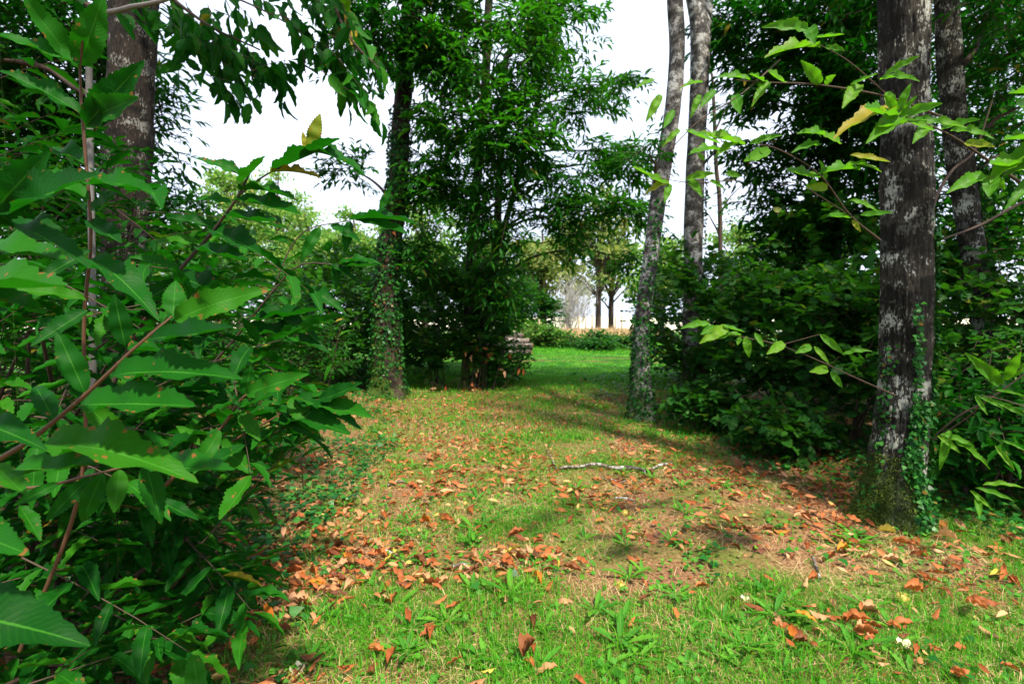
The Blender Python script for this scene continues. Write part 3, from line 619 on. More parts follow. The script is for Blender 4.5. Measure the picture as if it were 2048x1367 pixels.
SH = [
    # left of the path
    ('hazel_shrub', 'dark hazel shrub just left of the ivy-covered trunk', -3.6, 10.2, 2.5, 1.2, 260, 'hazel', .10, 160),
    ('hazel_shrub', 'hazel shrub with round leaves between the ivy trunk and the leafy coppice', -1.55, 10.9, 2.7, 1.0, 260, 'hazel', .115, 260),
    ('hazel_shrub', 'leafy shrub at the foot of the coppice beside the path end', -.62, 10.5, 2.3, .7, 190, 'hazel', .11, 220),
    ('chestnut_shrub', 'low dark shrub hung with brown withered leaves at the path end', -.22, 11.3, 1.05, .62, 150, 'chest', .13, 120),
    ('chestnut_shrub', 'dark chestnut shrub behind the bright front leaves, left of the ivy trunk', -4.6, 8.2, 2.2, 1.3, 260, 'chest', .14, 220),
    ('chestnut_shrub', 'shaded chestnut shrub behind the left bush near the ivy trunk foot', -3.4, 7.6, 1.6, .9, 150, 'chest', .13, 160),
    ('hazel_shrub', 'shadowy hazel far back on the left behind the reddish trunk', -7.0, 9.5, 3.6, 1.8, 300, 'hazel', .11, 60),
    ('hazel_shrub', 'tall hazel at the left edge behind the chestnut bush', -6.2, 6.0, 3.6, 1.4, 300, 'hazel', .11, 120),
    ('holly_bush', 'dark low bush behind the ivy trunk on its left', -3.2, 13.5, 3.0, 1.6, 260, 'hazel', .11, 0),
    ('holly_bush', 'dark bush behind the leafy coppice stems', -.9, 13.2, 3.6, 1.3, 260, 'hazel', .11, 0),
    ('hazel_shrub', 'tall dark hazel filling the gap between the left bush and the ivy trunk', -3.9, 11.8, 2.7, 1.6, 300, 'hazel', .12, 60),
    ('hazel_shrub', 'dark hazel behind the left bush under the pale far trees', -6.2, 11.5, 2.7, 1.8, 300, 'hazel', .12, 0),
    ('holly_bush', 'dark evergreen bush far back at the left edge', -9.5, 10.5, 5.0, 2.2, 320, 'hazel', .13, 0),
    ('holly_bush', 'dark bush behind and between the ivy trunk and coppice', -2.2, 14.6, 3.2, 1.7, 300, 'hazel', .13, 0),
    ('holly_bush', 'dark bush far behind the ivy trunk, left of the others', -5.4, 15.2, 2.8, 2.2, 320, 'hazel', .13, 0),
    ('holly_bush', 'dark bush at the back of the left wood', -9.0, 15.5, 4.2, 2.4, 320, 'hazel', .13, 0),
    # right of the path
    ('hazel_shrub', 'hazel shrub right behind the slim grey trunk', 3.1, 8.3, 2.6, .95, 260, 'hazel', .10, 220),
    ('hazel_shrub', 'broad hazel shrub with round leaves, centre of the right-hand thicket', 3.5, 6.6, 2.2, 1.0, 320, 'hazel', .105, 300),
    ('hazel_shrub', 'hazel shrub crowding the left side of the big trunk', 3.75, 5.5, 1.9, .8, 260, 'hazel', .10, 300),
    ('hazel_shrub', 'tall dark hazel behind the right-hand thicket', 5.2, 8.2, 3.3, 1.5, 320, 'hazel', .115, 150),
    ('hazel_shrub', 'small hazel bush with pale leaves at the thicket edge by the litter', 2.55, 6.55, .62, .5, 70, 'hazel', .10, 160),
    ('hazel_shrub', 'low hazel sprig in front of the thicket, left of the big trunk', 2.75, 5.35, .6, .45, 46, 'hazel', .10, 200),
    ('hazel_shrub', 'dense shrub behind the leaning trunk at the right edge', 6.6, 6.6, 3.6, 1.3, 320, 'hazel', .11, 140),
    ('holly_bush', 'dark bush behind the forked grey trunk', 4.0, 11.5, 3.0, 1.4, 260, 'hazel', .11, 0),
    ('holly_bush', 'dark bush far back in the right-hand wood', 7.2, 11.0, 4.2, 2.0, 320, 'hazel', .12, 0),
]
for nm, lb, x, y, h, rad, ns, kd, ll, npt in SH:
    shrub(nm, lb, x, y, h, rad, ns, kd, ll, npt)
# right corner: long-leaved chestnut sucker and bramble
shrub('chestnut_sucker', 'chestnut sucker with long narrow leaves right of the big trunk foot', 3.75, 3.95, 1.0, .55, 40, 'bright', .17, 300, lmat=M_chest, ln=.5)
shrub('bramble_bush', 'tangled green bramble along the right edge beside the big trunk', 4.35, 4.3, 1.5, .7, 190, 'hazel', .075, 300, ln=.4)
shrub('hazel_shrub', 'shrub filling the right edge above the bramble', 5.3, 5.0, 2.4, .9, 260, 'hazel', .10, 220)

# ------------------------------------------------------------------ near chestnut branches, drawn leaf by leaf
def near_leaf(b, t, d0, d1, w=.33, tilt=.6, roll=0.):
    B, T = P(*b, d0), P(*t, d1); D = T - B; L = np.linalg.norm(D); D = D / L
    toc = unit(np.array((0, 0, CAMZ)) - B); N = unit(toc * tilt + np.array((0, 0, 1.)) * (1 - tilt) + np.array((1, 0, 0)) * roll)
    return B, D, N, L
def hand_branch(name, label, stems, leaves, cat='branch', mat=M_chest, smat=M_stem_red, foot=None, extra=None, group=None, hi=True):
    """stems: list of [(px,py,d,r_mm)...]; leaves: (bx,by,tx,ty,d0,d1,tilt[,template scale w])"""
    base = foot if foot is not None else P(*stems[0][0][:3]); t = thing(name, base, label, cat, group)
    for s in stems:
        q = spline(np.array([(*P(a, b, c), r / 1000) for a, b, c, r in s]), 24)
        V, F = tube(q[:, :3], q[:, 3], 8); obj('stem', mesh_np('stem', V - base, F, smat), t)
    rows = [near_leaf(l[:2], l[2:4], l[4], l[5], tilt=l[6]) for l in leaves]
    B = np.array([r[0] for r in rows]); D = np.array([r[1] for r in rows]); N = np.array([r[2] for r in rows]); L = np.array([r[3] for r in rows])
    ms = shared_meshes('near_leaf' + mat.name, T_chest_hi, mat, 1, .24 if mat is M_bright else .275); Dn, S, Nn = basis(D, N)
    for i in range(len(B)):
        wk = leaves[i][7] if len(leaves[i]) > 7 else 1.0
        o = bpy.data.objects.new('leaf', ms[i % 4]); COL.objects.link(o); o.parent = t
        k = L[i]; s, d, n, b = S[i] * k * wk, Dn[i] * k, Nn[i] * k, B[i] - base
        o.matrix_basis = Matrix(((s[0], d[0], n[0], b[0]), (s[1], d[1], n[1], b[1]), (s[2], d[2], n[2], b[2]), (0, 0, 0, 1)))
    if extra is not None:
        foliage(t, base, extra, 'chest' if mat is not M_bright else 'bright', 260, hi=hi, mat=mat)
    return t
FA = onground(-1.75, 1.55)
def foot_stem(foot, px, py, d, r): # stem rows from the ground up to a pixel point, in world
    return (foot, P(px, py, d), r)
hand_branch('chestnut_sapling', 'young chestnut with large toothed leaves closest on the left, reddish stem',
    [[(-260, 1150, .95, 5), (-60, 960, .85, 4.4), (60, 880, .78, 3.8), (175, 785, .76, 3), (270, 695, .76, 2.4), (345, 632, .78, 1.6)],
     [(-60, 960, .95, 4), (60, 975, .95, 3), (180, 950, .95, 2.5), (290, 922, .97, 2)]],
    [(170, 785, 112, 655, .76, .74, .9, 1.15), (250, 690, 228, 588, .76, .74, .9, 1.3), (350, 640, 505, 565, .78, .76, .75, 1.1), (300, 676, 482, 670, .76, .72, .6), (225, 750, 452, 716, .75, .70, .6, .95),
     (160, 810, 384, 800, .74, .68, .55), (88, 890, 335, 866, .74, .67, .55), (30, 938, 228, 944, .74, .70, .55, 1.1), (345, 636, 352, 552, .80, .82, .85, 1.6), (340, 640, 372, 590, .79, .85, .7, 1.5), (345, 640, 322, 655, .78, .78, .8),
     (282, 925, 482, 958, .96, .90, .55, .95), (292, 926, 322, 1045, .97, .93, .95, 1.2), (240, 938, 228, 1025, .96, .93, .95, 1.5), (205, 945, 156, 1060, .95, .92, .95, 1.2), (180, 952, 95, 1040, .95, .92, .9, 1.1), (120, 965, 20, 1010, .95, .9, .8),
     (60, 880, -40, 800, .78, .74, .8), (110, 845, 60, 740, .77, .8, .8), (-10, 930, 60, 1000, .8, .76, .8), (255, 700, 380, 690, .80, .95, .4), (165, 800, 270, 905, .80, .84, .8)],
    foot=FA)
hand_branch('chestnut_sapling', 'chestnut shoot at the left edge with one brown withered leaf near its top',
    [[(40, 1300, 1.35, 5.5), (160, 980, 1.3, 5), (168, 640, 1.25, 4), (182, 480, 1.22, 3.5), (170, 300, 1.2, 3.5), (160, 160, 1.18, 2.5), (165, 80, 1.15, 2)]],
    [(172, 250, 275, 128, 1.18, 1.12, .85, 1.1), (178, 240, 268, 193, 1.2, 1.1, .8), (160, 130, 200, 5, 1.18, 1.1, .9, 1.3), (160, 140, 30, -20, 1.18, 1.1, .6), (165, 230, 0, 115, 1.18, 1.1, .5), (162, 130, -20, 60, 1.16, 1.1, .5),
     (178, 400, 0, 290, 1.2, 1.15, .4), (180, 440, 250, 500, 1.22, 1.15, .7), (175, 370, 285, 345, 1.2, 1.1, .6), (182, 500, 70, 560, 1.22, 1.15, .6), (180, 520, 300, 560, 1.22, 1.1, .5), (182, 420, 250, 390, 1.2, 1.15, .7),
     (172, 600, 20, 560, 1.2, 1.1, .5), (175, 620, 60, 690, 1.2, 1.1, .6), (172, 330, 60, 250, 1.2, 1.25, .5)],
    foot=onground(-2.0, 1.7))
hand_branch('chestnut_sapling', 'edge-of-frame chestnut whose big leaves enter from the far left',
    [[(-420, 900, .9, 6), (-200, 560, .75, 5), (-40, 430, .72, 4), (20, 440, .72, 3)]],
    [(-30, 440, 78, 318, .72, .68, .9, 1.3), (0, 436, 182, 338, .72, .66, .6), (-20, 450, 150, 432, .74, .68, .4), (-120, 560, 160, 612, .7, .62, .6), (-100, 590, 60, 572, .72, .66, .55), (-120, 1040, 52, 1102, .62, .58, .8, 1.1), (-130, 1230, 92, 1218, .62, .56, .7, 1.2),
     (-90, 660, 20, 720, .62, .6, .7), (-60, 840, 70, 870, .66, .62, .7), (-90, 500, 130, 505, .8, .75, .4)],
    foot=onground(-1.9, 1.2))
# shoots that reach to the right
def reg_shoots(spec, leafL=.16, nl=8, ln=.5, outdir=(.8, -.1, .25)):
    """spec: list of (px,py,d) tips"""
    T = np.array([P(*s) for s in spec]); Dr = unit(np.array(outdir) + rng.normal(0, .35, T.shape)); Ln = ln * rng.uniform(.7, 1.25, len(T))
    return shoots(T - Dr * Ln[:, None], Dr, Ln, nl, leafL, .10, jit=.19)
hand_branch('chestnut_branch', 'arching chestnut branch reaching up and right across the sky gap',
    [[(90, 1150, 1.9, 10), (230, 760, 1.75, 8), (330, 580, 1.7, 6.5), (420, 470, 1.65, 5), (478, 390, 1.6, 4), (500, 345, 1.6, 3)], [(478, 390, 1.6, 3), (540, 345, 1.55, 2.5), (640, 300, 1.5, 2)], [(190, 700, 1.7, 4), (270, 640, 1.7, 3), (330, 620, 1.7, 3)]],
    [(620, 300, 640, 224, 1.5, 1.48, .8, 1.3), (612, 302, 605, 262, 1.5, 1.5, .7), (600, 305, 722, 288, 1.5, 1.42, .35), (545, 338, 690, 296, 1.55, 1.45, .35), (540, 345, 640, 330, 1.55, 1.5, .35), (480, 350, 386, 312, 1.6, 1.55, .5), (480, 350, 430, 300, 1.6, 1.6, .6), (480, 365, 540, 322, 1.6, 1.5, .5, 1.3),
     (478, 380, 590, 366, 1.6, 1.5, .35), (470, 400, 600, 420, 1.6, 1.5, .4), (465, 410, 380, 375, 1.62, 1.6, .5), (450, 430, 560, 460, 1.62, 1.5, .5), (430, 455, 330, 420, 1.65, 1.6, .5), (425, 460, 520, 500, 1.65, 1.5, .55),
     (400, 490, 300, 460, 1.65, 1.6, .5), (395, 495, 500, 540, 1.65, 1.5, .5), (360, 540, 260, 500, 1.68, 1.6, .5), (350, 550, 460, 590, 1.68, 1.55, .5), (240, 640, 330, 560, 1.7, 1.6, .8), (250, 380, 330, 384, 1.6, 1.55, .3), (290, 380, 320, 372, 1.6, 1.4, .35)],
    mat=M_chest, smat=M_twig, foot=onground(-2.3, 2.3))
hand_branch('chestnut_branch', 'low chestnut spray pointing at the path above the shaded litter',
    [[(300, 1000, 1.5, 7), (430, 870, 1.45, 5), (480, 800, 1.42, 3.5), (495, 788, 1.42, 3)], [(430, 900, 1.5, 4), (540, 840, 1.5, 3), (600, 805, 1.5, 2), (640, 798, 1.48, 2)]],
    [(492, 788, 602, 744, 1.42, 1.38, .8, 1.1), (490, 792, 502, 730, 1.42, 1.4, .9, 1.4), (480, 812, 452, 775, 1.42, 1.4, .8), (480, 812, 560, 795, 1.42, 1.35, .6), (582, 795, 632, 862, 1.5, 1.42, .9, 1.35), (605, 800, 742, 828, 1.5, 1.4, .5), (590, 798, 708, 812, 1.5, 1.4, .5),
     (640, 800, 735, 768, 1.48, 1.42, .7), (620, 800, 722, 760, 1.5, 1.5, .3), (560, 820, 700, 862, 1.5, 1.4, .5), (540, 840, 640, 850, 1.5, 1.45, .5), (440, 860, 385, 950, 1.42, 1.35, .95, 1.2), (430, 880, 500, 940, 1.45, 1.38, .9, 1.2),
     (480, 820, 520, 880, 1.45, 1.4, .8, 1.3), (400, 890, 350, 840, 1.45, 1.45, .7), (520, 850, 480, 910, 1.5, 1.45, .8, 1.2)],
    foot=onground(-2.1, 2.6))
hand_branch('chestnut_branch', 'chestnut spray with drooping leaves in front of the ivy-clad trunk',
    [[(300, 860, 2.6, 9), (450, 700, 2.5, 7), (540, 590, 2.4, 5), (600, 530, 2.35, 4), (680, 530, 2.3, 2.5)], [(540, 590, 2.4, 3), (600, 470, 2.4, 3), (700, 440, 2.35, 2)]],
    [(672, 528, 672, 578, 2.3, 2.28, .9, 1.3), (640, 532, 638, 560, 2.3, 2.3, .9, 1.5), (678, 528, 752, 500, 2.3, 2.25, .4), (680, 530, 760, 540, 2.3, 2.22, .4), (660, 530, 720, 556, 2.3, 2.25, .4), (600, 585, 582, 610, 2.35, 2.3, .9, 1.5), (610, 575, 685, 602, 2.35, 2.25, .6), (650, 500, 668, 480, 2.35, 2.3, .9, 1.5),
     (700, 440, 830, 415, 2.35, 2.25, .3), (710, 440, 815, 462, 2.35, 2.25, .4), (700, 442, 690, 500, 2.35, 2.3, .8, 1.2), (760, 420, 785, 370, 2.3, 2.3, .7), (640, 455, 600, 520, 2.38, 2.3, .8), (660, 450, 720, 480, 2.38, 2.3, .5), (520, 620, 640, 640, 2.4, 2.3, .4), (500, 640, 655, 632, 2.4, 2.3, .4), (480, 660, 655, 668, 2.4, 2.3, .4), (560, 640, 600, 690, 2.4, 2.3, .7)],
    smat=M_twig, foot=onground(-2.9, 3.4))

# bulk of the left bush: shoots on several chestnut stools
EDGE = np.array([(0, 560), (250, 330), (330, 520), (420, 600), (520, 680), (600, 640), (700, 610), (800, 690), (860, 640), (950, 560), (1050, 560), (1150, 560), (1230, 530), (1300, 470), (1400, 380)])
def bush_tips(n, dmin, dmax, xlo=-250, ylo=100, yhi=1330, marg=30, xhi=2000):
    out = []
    while len(out) < n:
        py = rng.uniform(ylo, yhi); px = rng.uniform(xlo, min(xhi, np.interp(py, EDGE[:, 0], EDGE[:, 1]) - marg)); d = rng.uniform(dmin, dmax)
        gd = CAMZ * FPX / max(py - HOR + 5, 1) if py > HOR else 99
        if d > gd * .93:
            d = gd * rng.uniform(.68, .93)
            if d < dmin * .75: continue
        if P(px, py, d)[2] < .08: continue
        out.append((px, py, d))
    return out
def bush(name, label, foot, tips, leafL=.15, nl=9, ln=.55, nparts=300, mat=M_chest, nstem=8, hi=False, outdir=(.75, -.25, .2)):
    base = onground(*foot); t = thing(name, base, label, 'sapling')
    Ls, tw = reg_shoots(tips, leafL, nl, ln, outdir)
    Ls[0][:, 2] = np.maximum(Ls[0][:, 2], .04)
    foliage(t, base, Ls, 'chest', nparts, hi=hi, mat=mat)
    V, F = twigs_mesh(tw, .003, 4); obj('twigs', mesh_np('twigs', V - base, F, M_twig), t, kind='stuff')
    idx = rng.choice(len(tw), min(nstem, len(tw)), replace=False)
    for i in idx:
        e = tw[i, 0]; a = base + np.array((rng.normal(0, .1), rng.normal(0, .1), -.02)); b = np.array((a[0] * .6 + e[0] * .4, a[1] * .6 + e[1] * .4, a[2] + (e[2] - a[2]) * .6))
        q = spline(np.array([a, b, e]), 12); V, F = tube(q, np.linspace(.016, .005, 12), 6); obj('stem', mesh_np('stem', V - base, F, M_twig), t)
    return t
bush('chestnut_sapling', 'bushy chestnut low in the left corner, leaves hanging over dark ground', (-1.75, 1.9), bush_tips(75, 1.25, 2.1, ylo=800, yhi=1300) + bush_tips(34, 1.3, 2.1, ylo=980, yhi=1320), .165, 9, .45, hi=True)
bush('chestnut_sapling', 'chestnut regrowth in the middle of the left-hand bush', (-2.3, 2.5), bush_tips(85, 1.5, 2.6, ylo=480, yhi=1000), .17, 9, .5, hi=True)
bush('chestnut_sapling', 'tall chestnut regrowth at the upper left, leaves against the reddish trunk', (-2.9, 2.8), bush_tips(60, 1.8, 3.0, ylo=60, yhi=620, xhi=230) + bush_tips(16, 1.8, 3.0, ylo=420, yhi=620), .155, 9, .5)
bush('chestnut_sapling', 'deep-shaded chestnut at the back of the left-hand bush', (-3.4, 4.2), bush_tips(210, 2.8, 4.6, ylo=380, yhi=960), .15, 9, .6)
bush('chestnut_sapling', 'shaded chestnut suckers along the litter edge on the left', (-2.0, 3.0), bush_tips(120, 2.2, 3.4, ylo=700, yhi=1180, xlo=150), .14, 8, .45)
bush('chestnut_sapling', 'chestnut thicket behind the left frame edge', (-4.4, 3.6), bush_tips(170, 3.2, 5.0, xlo=-350, ylo=250, yhi=900, xhi=380), .15, 9, .6)
# thick grey pole
t = thing('leaning_pole_sapling', onground(-2.15, 2.55), 'bare grey pole-like stem bending right at the top, left side', 'sapling')
q = spline(np.array([(*onground(-2.15, 2.55), .02), (*P(185, 600, 2.6), .016), (*P(180, 300, 2.6), .015), (*P(184, 60, 2.55), .013), (*P(240, 20, 2.5), .011), (*P(330, 0, 2.4), .009), (*P(480, -60, 2.4), .006)]), 40)
V, F = tube(q[:, :3], q[:, 3], 10); obj('stem', mesh_np('stem', V - q[0, :3], F, M_twig_grey), t)

# hanging branches against the sky, top left
def hanging(name, label, stems, tips, leafL, nl=8, ln=.38, hang=.9, mat=M_chest, foot=None):
    base = P(*stems[0][0][:3]); t = thing(name, base, label, 'branch')
    for s in stems:
        q = spline(np.array([(*P(a, b, c), r / 1000) for a, b, c, r in s]), 24); V, F = tube(q[:, :3], q[:, 3], 7); obj('stem', mesh_np('stem', V - base, F, M_twig), t)
    tips = [(a + rng.normal(0, 14) * k, b + rng.normal(0, 14) * k, c + .12 * k) for a, b, c in tips for k in (0, 1, 2)][:36]
    T = np.array([P(*s) for s in tips]); Dr = unit(np.array((.7, 0, -.45)) + rng.normal(0, .4, T.shape)); Ln = ln * rng.uniform(.7, 1.2, len(T))
    Ls, tw = shoots(T - Dr * Ln[:, None], Dr, Ln, nl, leafL, .2, jit=.35, hang=hang)
    foliage(t, base, Ls, 'hang', 300, hi=False, mat=mat)
    V, F = twigs_mesh(tw, .003, 4); obj('twigs', mesh_np('twigs', V - base, F, M_twig), t, kind='stuff')
hanging('hanging_branch', 'overhead chestnut branch hanging dark against the sky, top left',
    [[(230, -260, 3.4, 22), (300, -60, 3.4, 14), (400, 40, 3.4, 9), (520, 100, 3.4, 5)], [(300, -60, 3.4, 9), (480, 0, 3.4, 6), (600, 60, 3.4, 4)]],
    [(330, 30, 3.4), (370, 60, 3.3), (400, 90, 3.4), (430, 50, 3.2), (450, 110, 3.4), (480, 150, 3.3), (500, 190, 3.35), (520, 120, 3.4), (540, 60, 3.3), (560, 140, 3.4), (585, 100, 3.4), (600, 40, 3.3), (430, 10, 3.4), (480, 20, 3.3), (540, 10, 3.3), (350, 0, 3.3), (600, 110, 3.5), (460, 60, 3.5), (500, 60, 3.3),
     (310, -40, 3.3), (400, -60, 3.3), (500, -50, 3.4), (580, -40, 3.4), (380, 10, 3.5), (545, 175, 3.4)], .18, 7, .36)
hanging('hanging_branch', 'cluster of dark drooping leaves left of the ivy-clad trunk top',
    [[(560, -300, 3.6, 20), (640, -80, 3.3, 12), (690, 60, 3.2, 7), (760, 140, 3.2, 4)]],
    [(690, 20, 3.2), (700, 90, 3.2), (720, 150, 3.1), (740, 190, 3.1), (760, 110, 3.2), (720, 60, 3.3), (660, -20, 3.2), (700, 130, 3.2), (660, 110, 3.3)], .165, 7, .34)

# lit branches in front of the big trunk
B_lit = [
 ('lit_branch', 'bright yellow-green leaf cluster in front of the big trunk',
  [[(2120, 420, 2.6, 8), (1990, 330, 2.4, 6), (1900, 270, 2.2, 4), (1830, 240, 2.1, 3), (1790, 222, 2.05, 2)]],
  [(1795, 222, 1822, 165, 2.05, 2.0, .9, 1.2), (1792, 222, 1770, 190, 2.05, 2.0, .8, 1.3), (1790, 225, 1680, 215, 2.05, 1.95, .4), (1795, 232, 1720, 232, 2.05, 1.9, .55), (1800, 235, 1752, 258, 2.05, 1.9, .8), (1800, 232, 1885, 205, 2.05, 1.95, .7, 1.2), (1820, 240, 1890, 232, 2.05, 1.95, .5), (1815, 245, 1755, 266, 2.05, 1.95, .3),
   (1840, 245, 1935, 240, 2.1, 1.95, .5), (1880, 260, 1960, 236, 2.2, 2.05, .5), (1900, 262, 1985, 252, 2.2, 2.05, .5), (1930, 285, 1995, 300, 2.25, 2.1, .7), (1860, 250, 1830, 275, 2.15, 2.1, .7, 1.4), (1800, 228, 1835, 190, 2.05, 2.0, .7), (1788, 224, 1770, 165, 2.05, 2.1, .8), (1805, 238, 1870, 270, 2.05, 1.95, .4)]),
 ('lit_branch', 'thin twig of bright leaves pointing left from the big trunk, half way up',
  [[(1790, 790, 3.1, 5), (1700, 750, 3.0, 4), (1640, 722, 2.9, 3), (1560, 690, 2.8, 3), (1480, 672, 2.7, 2), (1410, 650, 2.7, 1.5)], [(1560, 690, 2.8, 2), (1640, 668, 2.8, 1.5)], [(1655, 735, 2.95, 2), (1680, 712, 2.9, 1.5)]],
  [(1420, 648, 1366, 648, 2.7, 2.65, .6), (1430, 652, 1402, 668, 2.7, 2.65, .9, 1.5), (1455, 655, 1412, 672, 2.7, 2.6, .8, 1.4), (1440, 650, 1490, 668, 2.7, 2.65, .4), (1482, 670, 1420, 668, 2.72, 2.65, .3), (1480, 672, 1475, 690, 2.72, 2.7, .9, 1.9), (1492, 672, 1498, 712, 2.75, 2.7, .95, 1.5), (1510, 665, 1528, 695, 2.75, 2.7, .8, 1.2), (1568, 686, 1540, 702, 2.8, 2.72, .9, 1.5),
   (1640, 668, 1688, 708, 2.8, 2.72, .8), (1622, 692, 1600, 700, 2.85, 2.8, .9, 1.8), (1628, 692, 1658, 730, 2.85, 2.8, .6), (1655, 738, 1628, 740, 2.95, 2.88, .9, 1.6), (1662, 742, 1685, 775, 2.95, 2.9, .95, 1.3), (1685, 710, 1740, 690, 2.9, 2.82, .5)]),
 ('lit_branch', 'long twig of light leaves crossing left from the big trunk to the grey trunks',
  [[(1900, 240, 3.0, 7), (1780, 195, 2.8, 5), (1640, 170, 2.6, 4), (1540, 165, 2.5, 3), (1470, 160, 2.4, 2)], [(1640, 90, 2.6, 2), (1700, 125, 2.7, 3), (1780, 195, 2.8, 4)]],
  [(1500, 160, 1440, 140, 2.4, 2.35, .5), (1530, 165, 1500, 145, 2.5, 2.4, .6), (1540, 165, 1510, 185, 2.5, 2.4, .6), (1570, 165, 1530, 150, 2.5, 2.4, .6, 1.4), (1640, 168, 1610, 125, 2.6, 2.5, .8, 1.3), (1650, 168, 1670, 150, 2.6, 2.5, .8, 1.5), (1615, 60, 1552, 35, 2.5, 2.4, .7), (1630, 75, 1690, 75, 2.6, 2.5, .4), (1640, 95, 1535, 82, 2.6, 2.5, .4), (1650, 95, 1690, 100, 2.6, 2.5, .6),
   (1620, 55, 1625, 68, 2.6, 2.5, .9, 1.8), (1700, 170, 1760, 150, 2.7, 2.6, .5), (1720, 170, 1690, 200, 2.7, 2.6, .7, 1.3), (1770, 150, 1840, 110, 2.8, 2.7, .6), (1760, 160, 1830, 135, 2.8, 2.6, .5)]),
 ('lit_branch', 'drooping twig with pale leaves in front of the forked grey trunk',
  [[(1760, 480, 3.2, 7), (1700, 430, 3.0, 5), (1640, 350, 2.8, 4), (1560, 300, 2.6, 3), (1500, 285, 2.5, 2)], [(1700, 430, 3.0, 3), (1600, 370, 2.9, 2), (1560, 370, 2.9, 1.5)]],
  [(1660, 275, 1605, 248, 2.7, 2.6, .5), (1680, 285, 1650, 270, 2.7, 2.6, .7, 1.5), (1640, 290, 1600, 280, 2.7, 2.6, .6), (1640, 355, 1565, 350, 2.8, 2.7, .5), (1655, 375, 1620, 372, 2.8, 2.75, .9, 1.5), (1700, 435, 1655, 430, 3.0, 2.9, .6, 1.3), (1705, 440, 1720, 460, 3.0, 2.95, .9, 1.3), (1720, 430, 1788, 428, 3.0, 2.9, .6, 1.2), (1700, 400, 1760, 415, 3.0, 2.9, .5), (1650, 360, 1640, 320, 2.8, 2.7, .6),
   (1690, 330, 1770, 320, 2.8, 2.7, .4), (1700, 310, 1780, 330, 2.8, 2.7, .5), (1720, 340, 1640, 325, 2.8, 2.7, .4), (1490, 290, 1390, 262, 2.5, 2.4, .5), (1500, 288, 1560, 262, 2.5, 2.4, .7), (1540, 300, 1480, 330, 2.6, 2.5, .8), (1480, 285, 1430, 298, 2.5, 2.4, .4)]),
 ('lit_branch', 'hanging leaf spray in front of the slim grey trunk',
  [[(1560, 120, 2.6, 4), (1480, 190, 2.4, 3), (1400, 240, 2.3, 2.5), (1340, 300, 2.3, 2)], [(1470, 360, 2.5, 3), (1380, 365, 2.4, 2), (1290, 350, 2.3, 1.5)]],
  [(1322, 190, 1295, 236, 2.3, 2.25, .9, 1.1), (1310, 160, 1270, 175, 2.3, 2.25, .5), (1400, 190, 1385, 222, 2.3, 2.25, .8, 1.1), (1348, 220, 1325, 262, 2.3, 2.25, .8), (1405, 165, 1360, 165, 2.3, 2.25, .4), (1430, 180, 1400, 215, 2.35, 2.3, .8, 1.1), (1360, 260, 1330, 280, 2.3, 2.25, .7), (1370, 260, 1440, 295, 2.3, 2.25, .4), (1440, 300, 1380, 290, 2.4, 2.3, .4), (1470, 190, 1480, 225, 2.4, 2.3, .9, 1.3),
   (1340, 365, 1290, 372, 2.35, 2.3, .5), (1340, 370, 1280, 352, 2.35, 2.3, .5), (1340, 368, 1330, 400, 2.35, 2.3, .9, 1.3), (1370, 360, 1430, 345, 2.4, 2.3, .6, 1.2), (1380, 362, 1400, 378, 2.4, 2.3, .7, 1.4), (1300, 350, 1262, 338, 2.3, 2.25, .4), (1420, 360, 1450, 375, 2.4, 2.35, .7), (1395, 305, 1410, 322, 2.3, 2.3, .9, 1.6), (1452, 345, 1480, 350, 2.4, 2.35, .8, 1.6)]),
 ('lit_branch', 'bright leafy twig entering from the right edge, half way up',
  [[(2150, 380, 2.4, 6), (2040, 330, 2.2, 4), (1985, 350, 2.1, 2.5)], [(2150, 250, 2.4, 5), (2050, 230, 2.2, 3)]],
  [(1970, 350, 1905, 370, 2.1, 2.05, .7, 1.2), (1985, 350, 1978, 392, 2.1, 2.05, .95, 1.8), (1992, 352, 2010, 380, 2.1, 2.08, .9, 1.6), (2040, 330, 1975, 340, 2.15, 2.05, .4), (2060, 310, 1985, 328, 2.2, 2.05, .4), (2090, 280, 2010, 272, 2.2, 2.1, .5, 1.2), (2100, 300, 2020, 296, 2.2, 2.1, .6, 1.2), (2080, 225, 2015, 210, 2.2, 2.1, .8, 1.3), (2110, 330, 2020, 320, 2.2, 2.1, .5), (2090, 190, 2020, 180, 2.2, 2.1, .5), (2100, 350, 2030, 372, 2.2, 2.1, .6)]),
 ('lit_branch', 'spray of long narrow light leaves low at the right edge',
  [[(1865, 880, 3.4, 5), (1940, 830, 3.2, 4), (2010, 760, 3.0, 3), (2090, 700, 2.9, 2)], [(2100, 830, 3.0, 4), (2010, 800, 2.9, 3), (1960, 790, 2.85, 2)]],
  [(1875, 870, 1925, 905, 3.3, 3.2, .7), (1880, 868, 1950, 890, 3.3, 3.2, .5), (1890, 870, 2000, 925, 3.3, 3.1, .5, .7), (1950, 790, 1975, 830, 2.9, 2.85, .8, .8), (1955, 790, 2010, 815, 2.9, 2.8, .7, .8), (1985, 800, 2048, 830, 2.9, 2.8, .6, .8), (2000, 770, 1960, 720, 3.0, 2.9, .8), (2010, 760, 2045, 700, 3.0, 2.9, .9), (2020, 755, 2060, 720, 3.0, 2.9, .8), (1990, 780, 2050, 790, 2.9, 2.8, .4, .7), (1900, 860, 1880, 930, 3.3, 3.2, .8, .8),
   (1980, 700, 2030, 690, 3.0, 2.9, .5), (1940, 980, 1990, 1020, 3.0, 2.9, .7, .7), (1950, 975, 2030, 1000, 3.0, 2.9, .5, .7), (1965, 970, 2050, 960, 3.0, 2.9, .5, .7), (1955, 985, 1960, 1040, 3.0, 2.9, .9, .8), (2000, 880, 2060, 900, 2.9, 2.8, .5, .7), (1990, 890, 2030, 940, 2.9, 2.8, .7, .7)]),
]
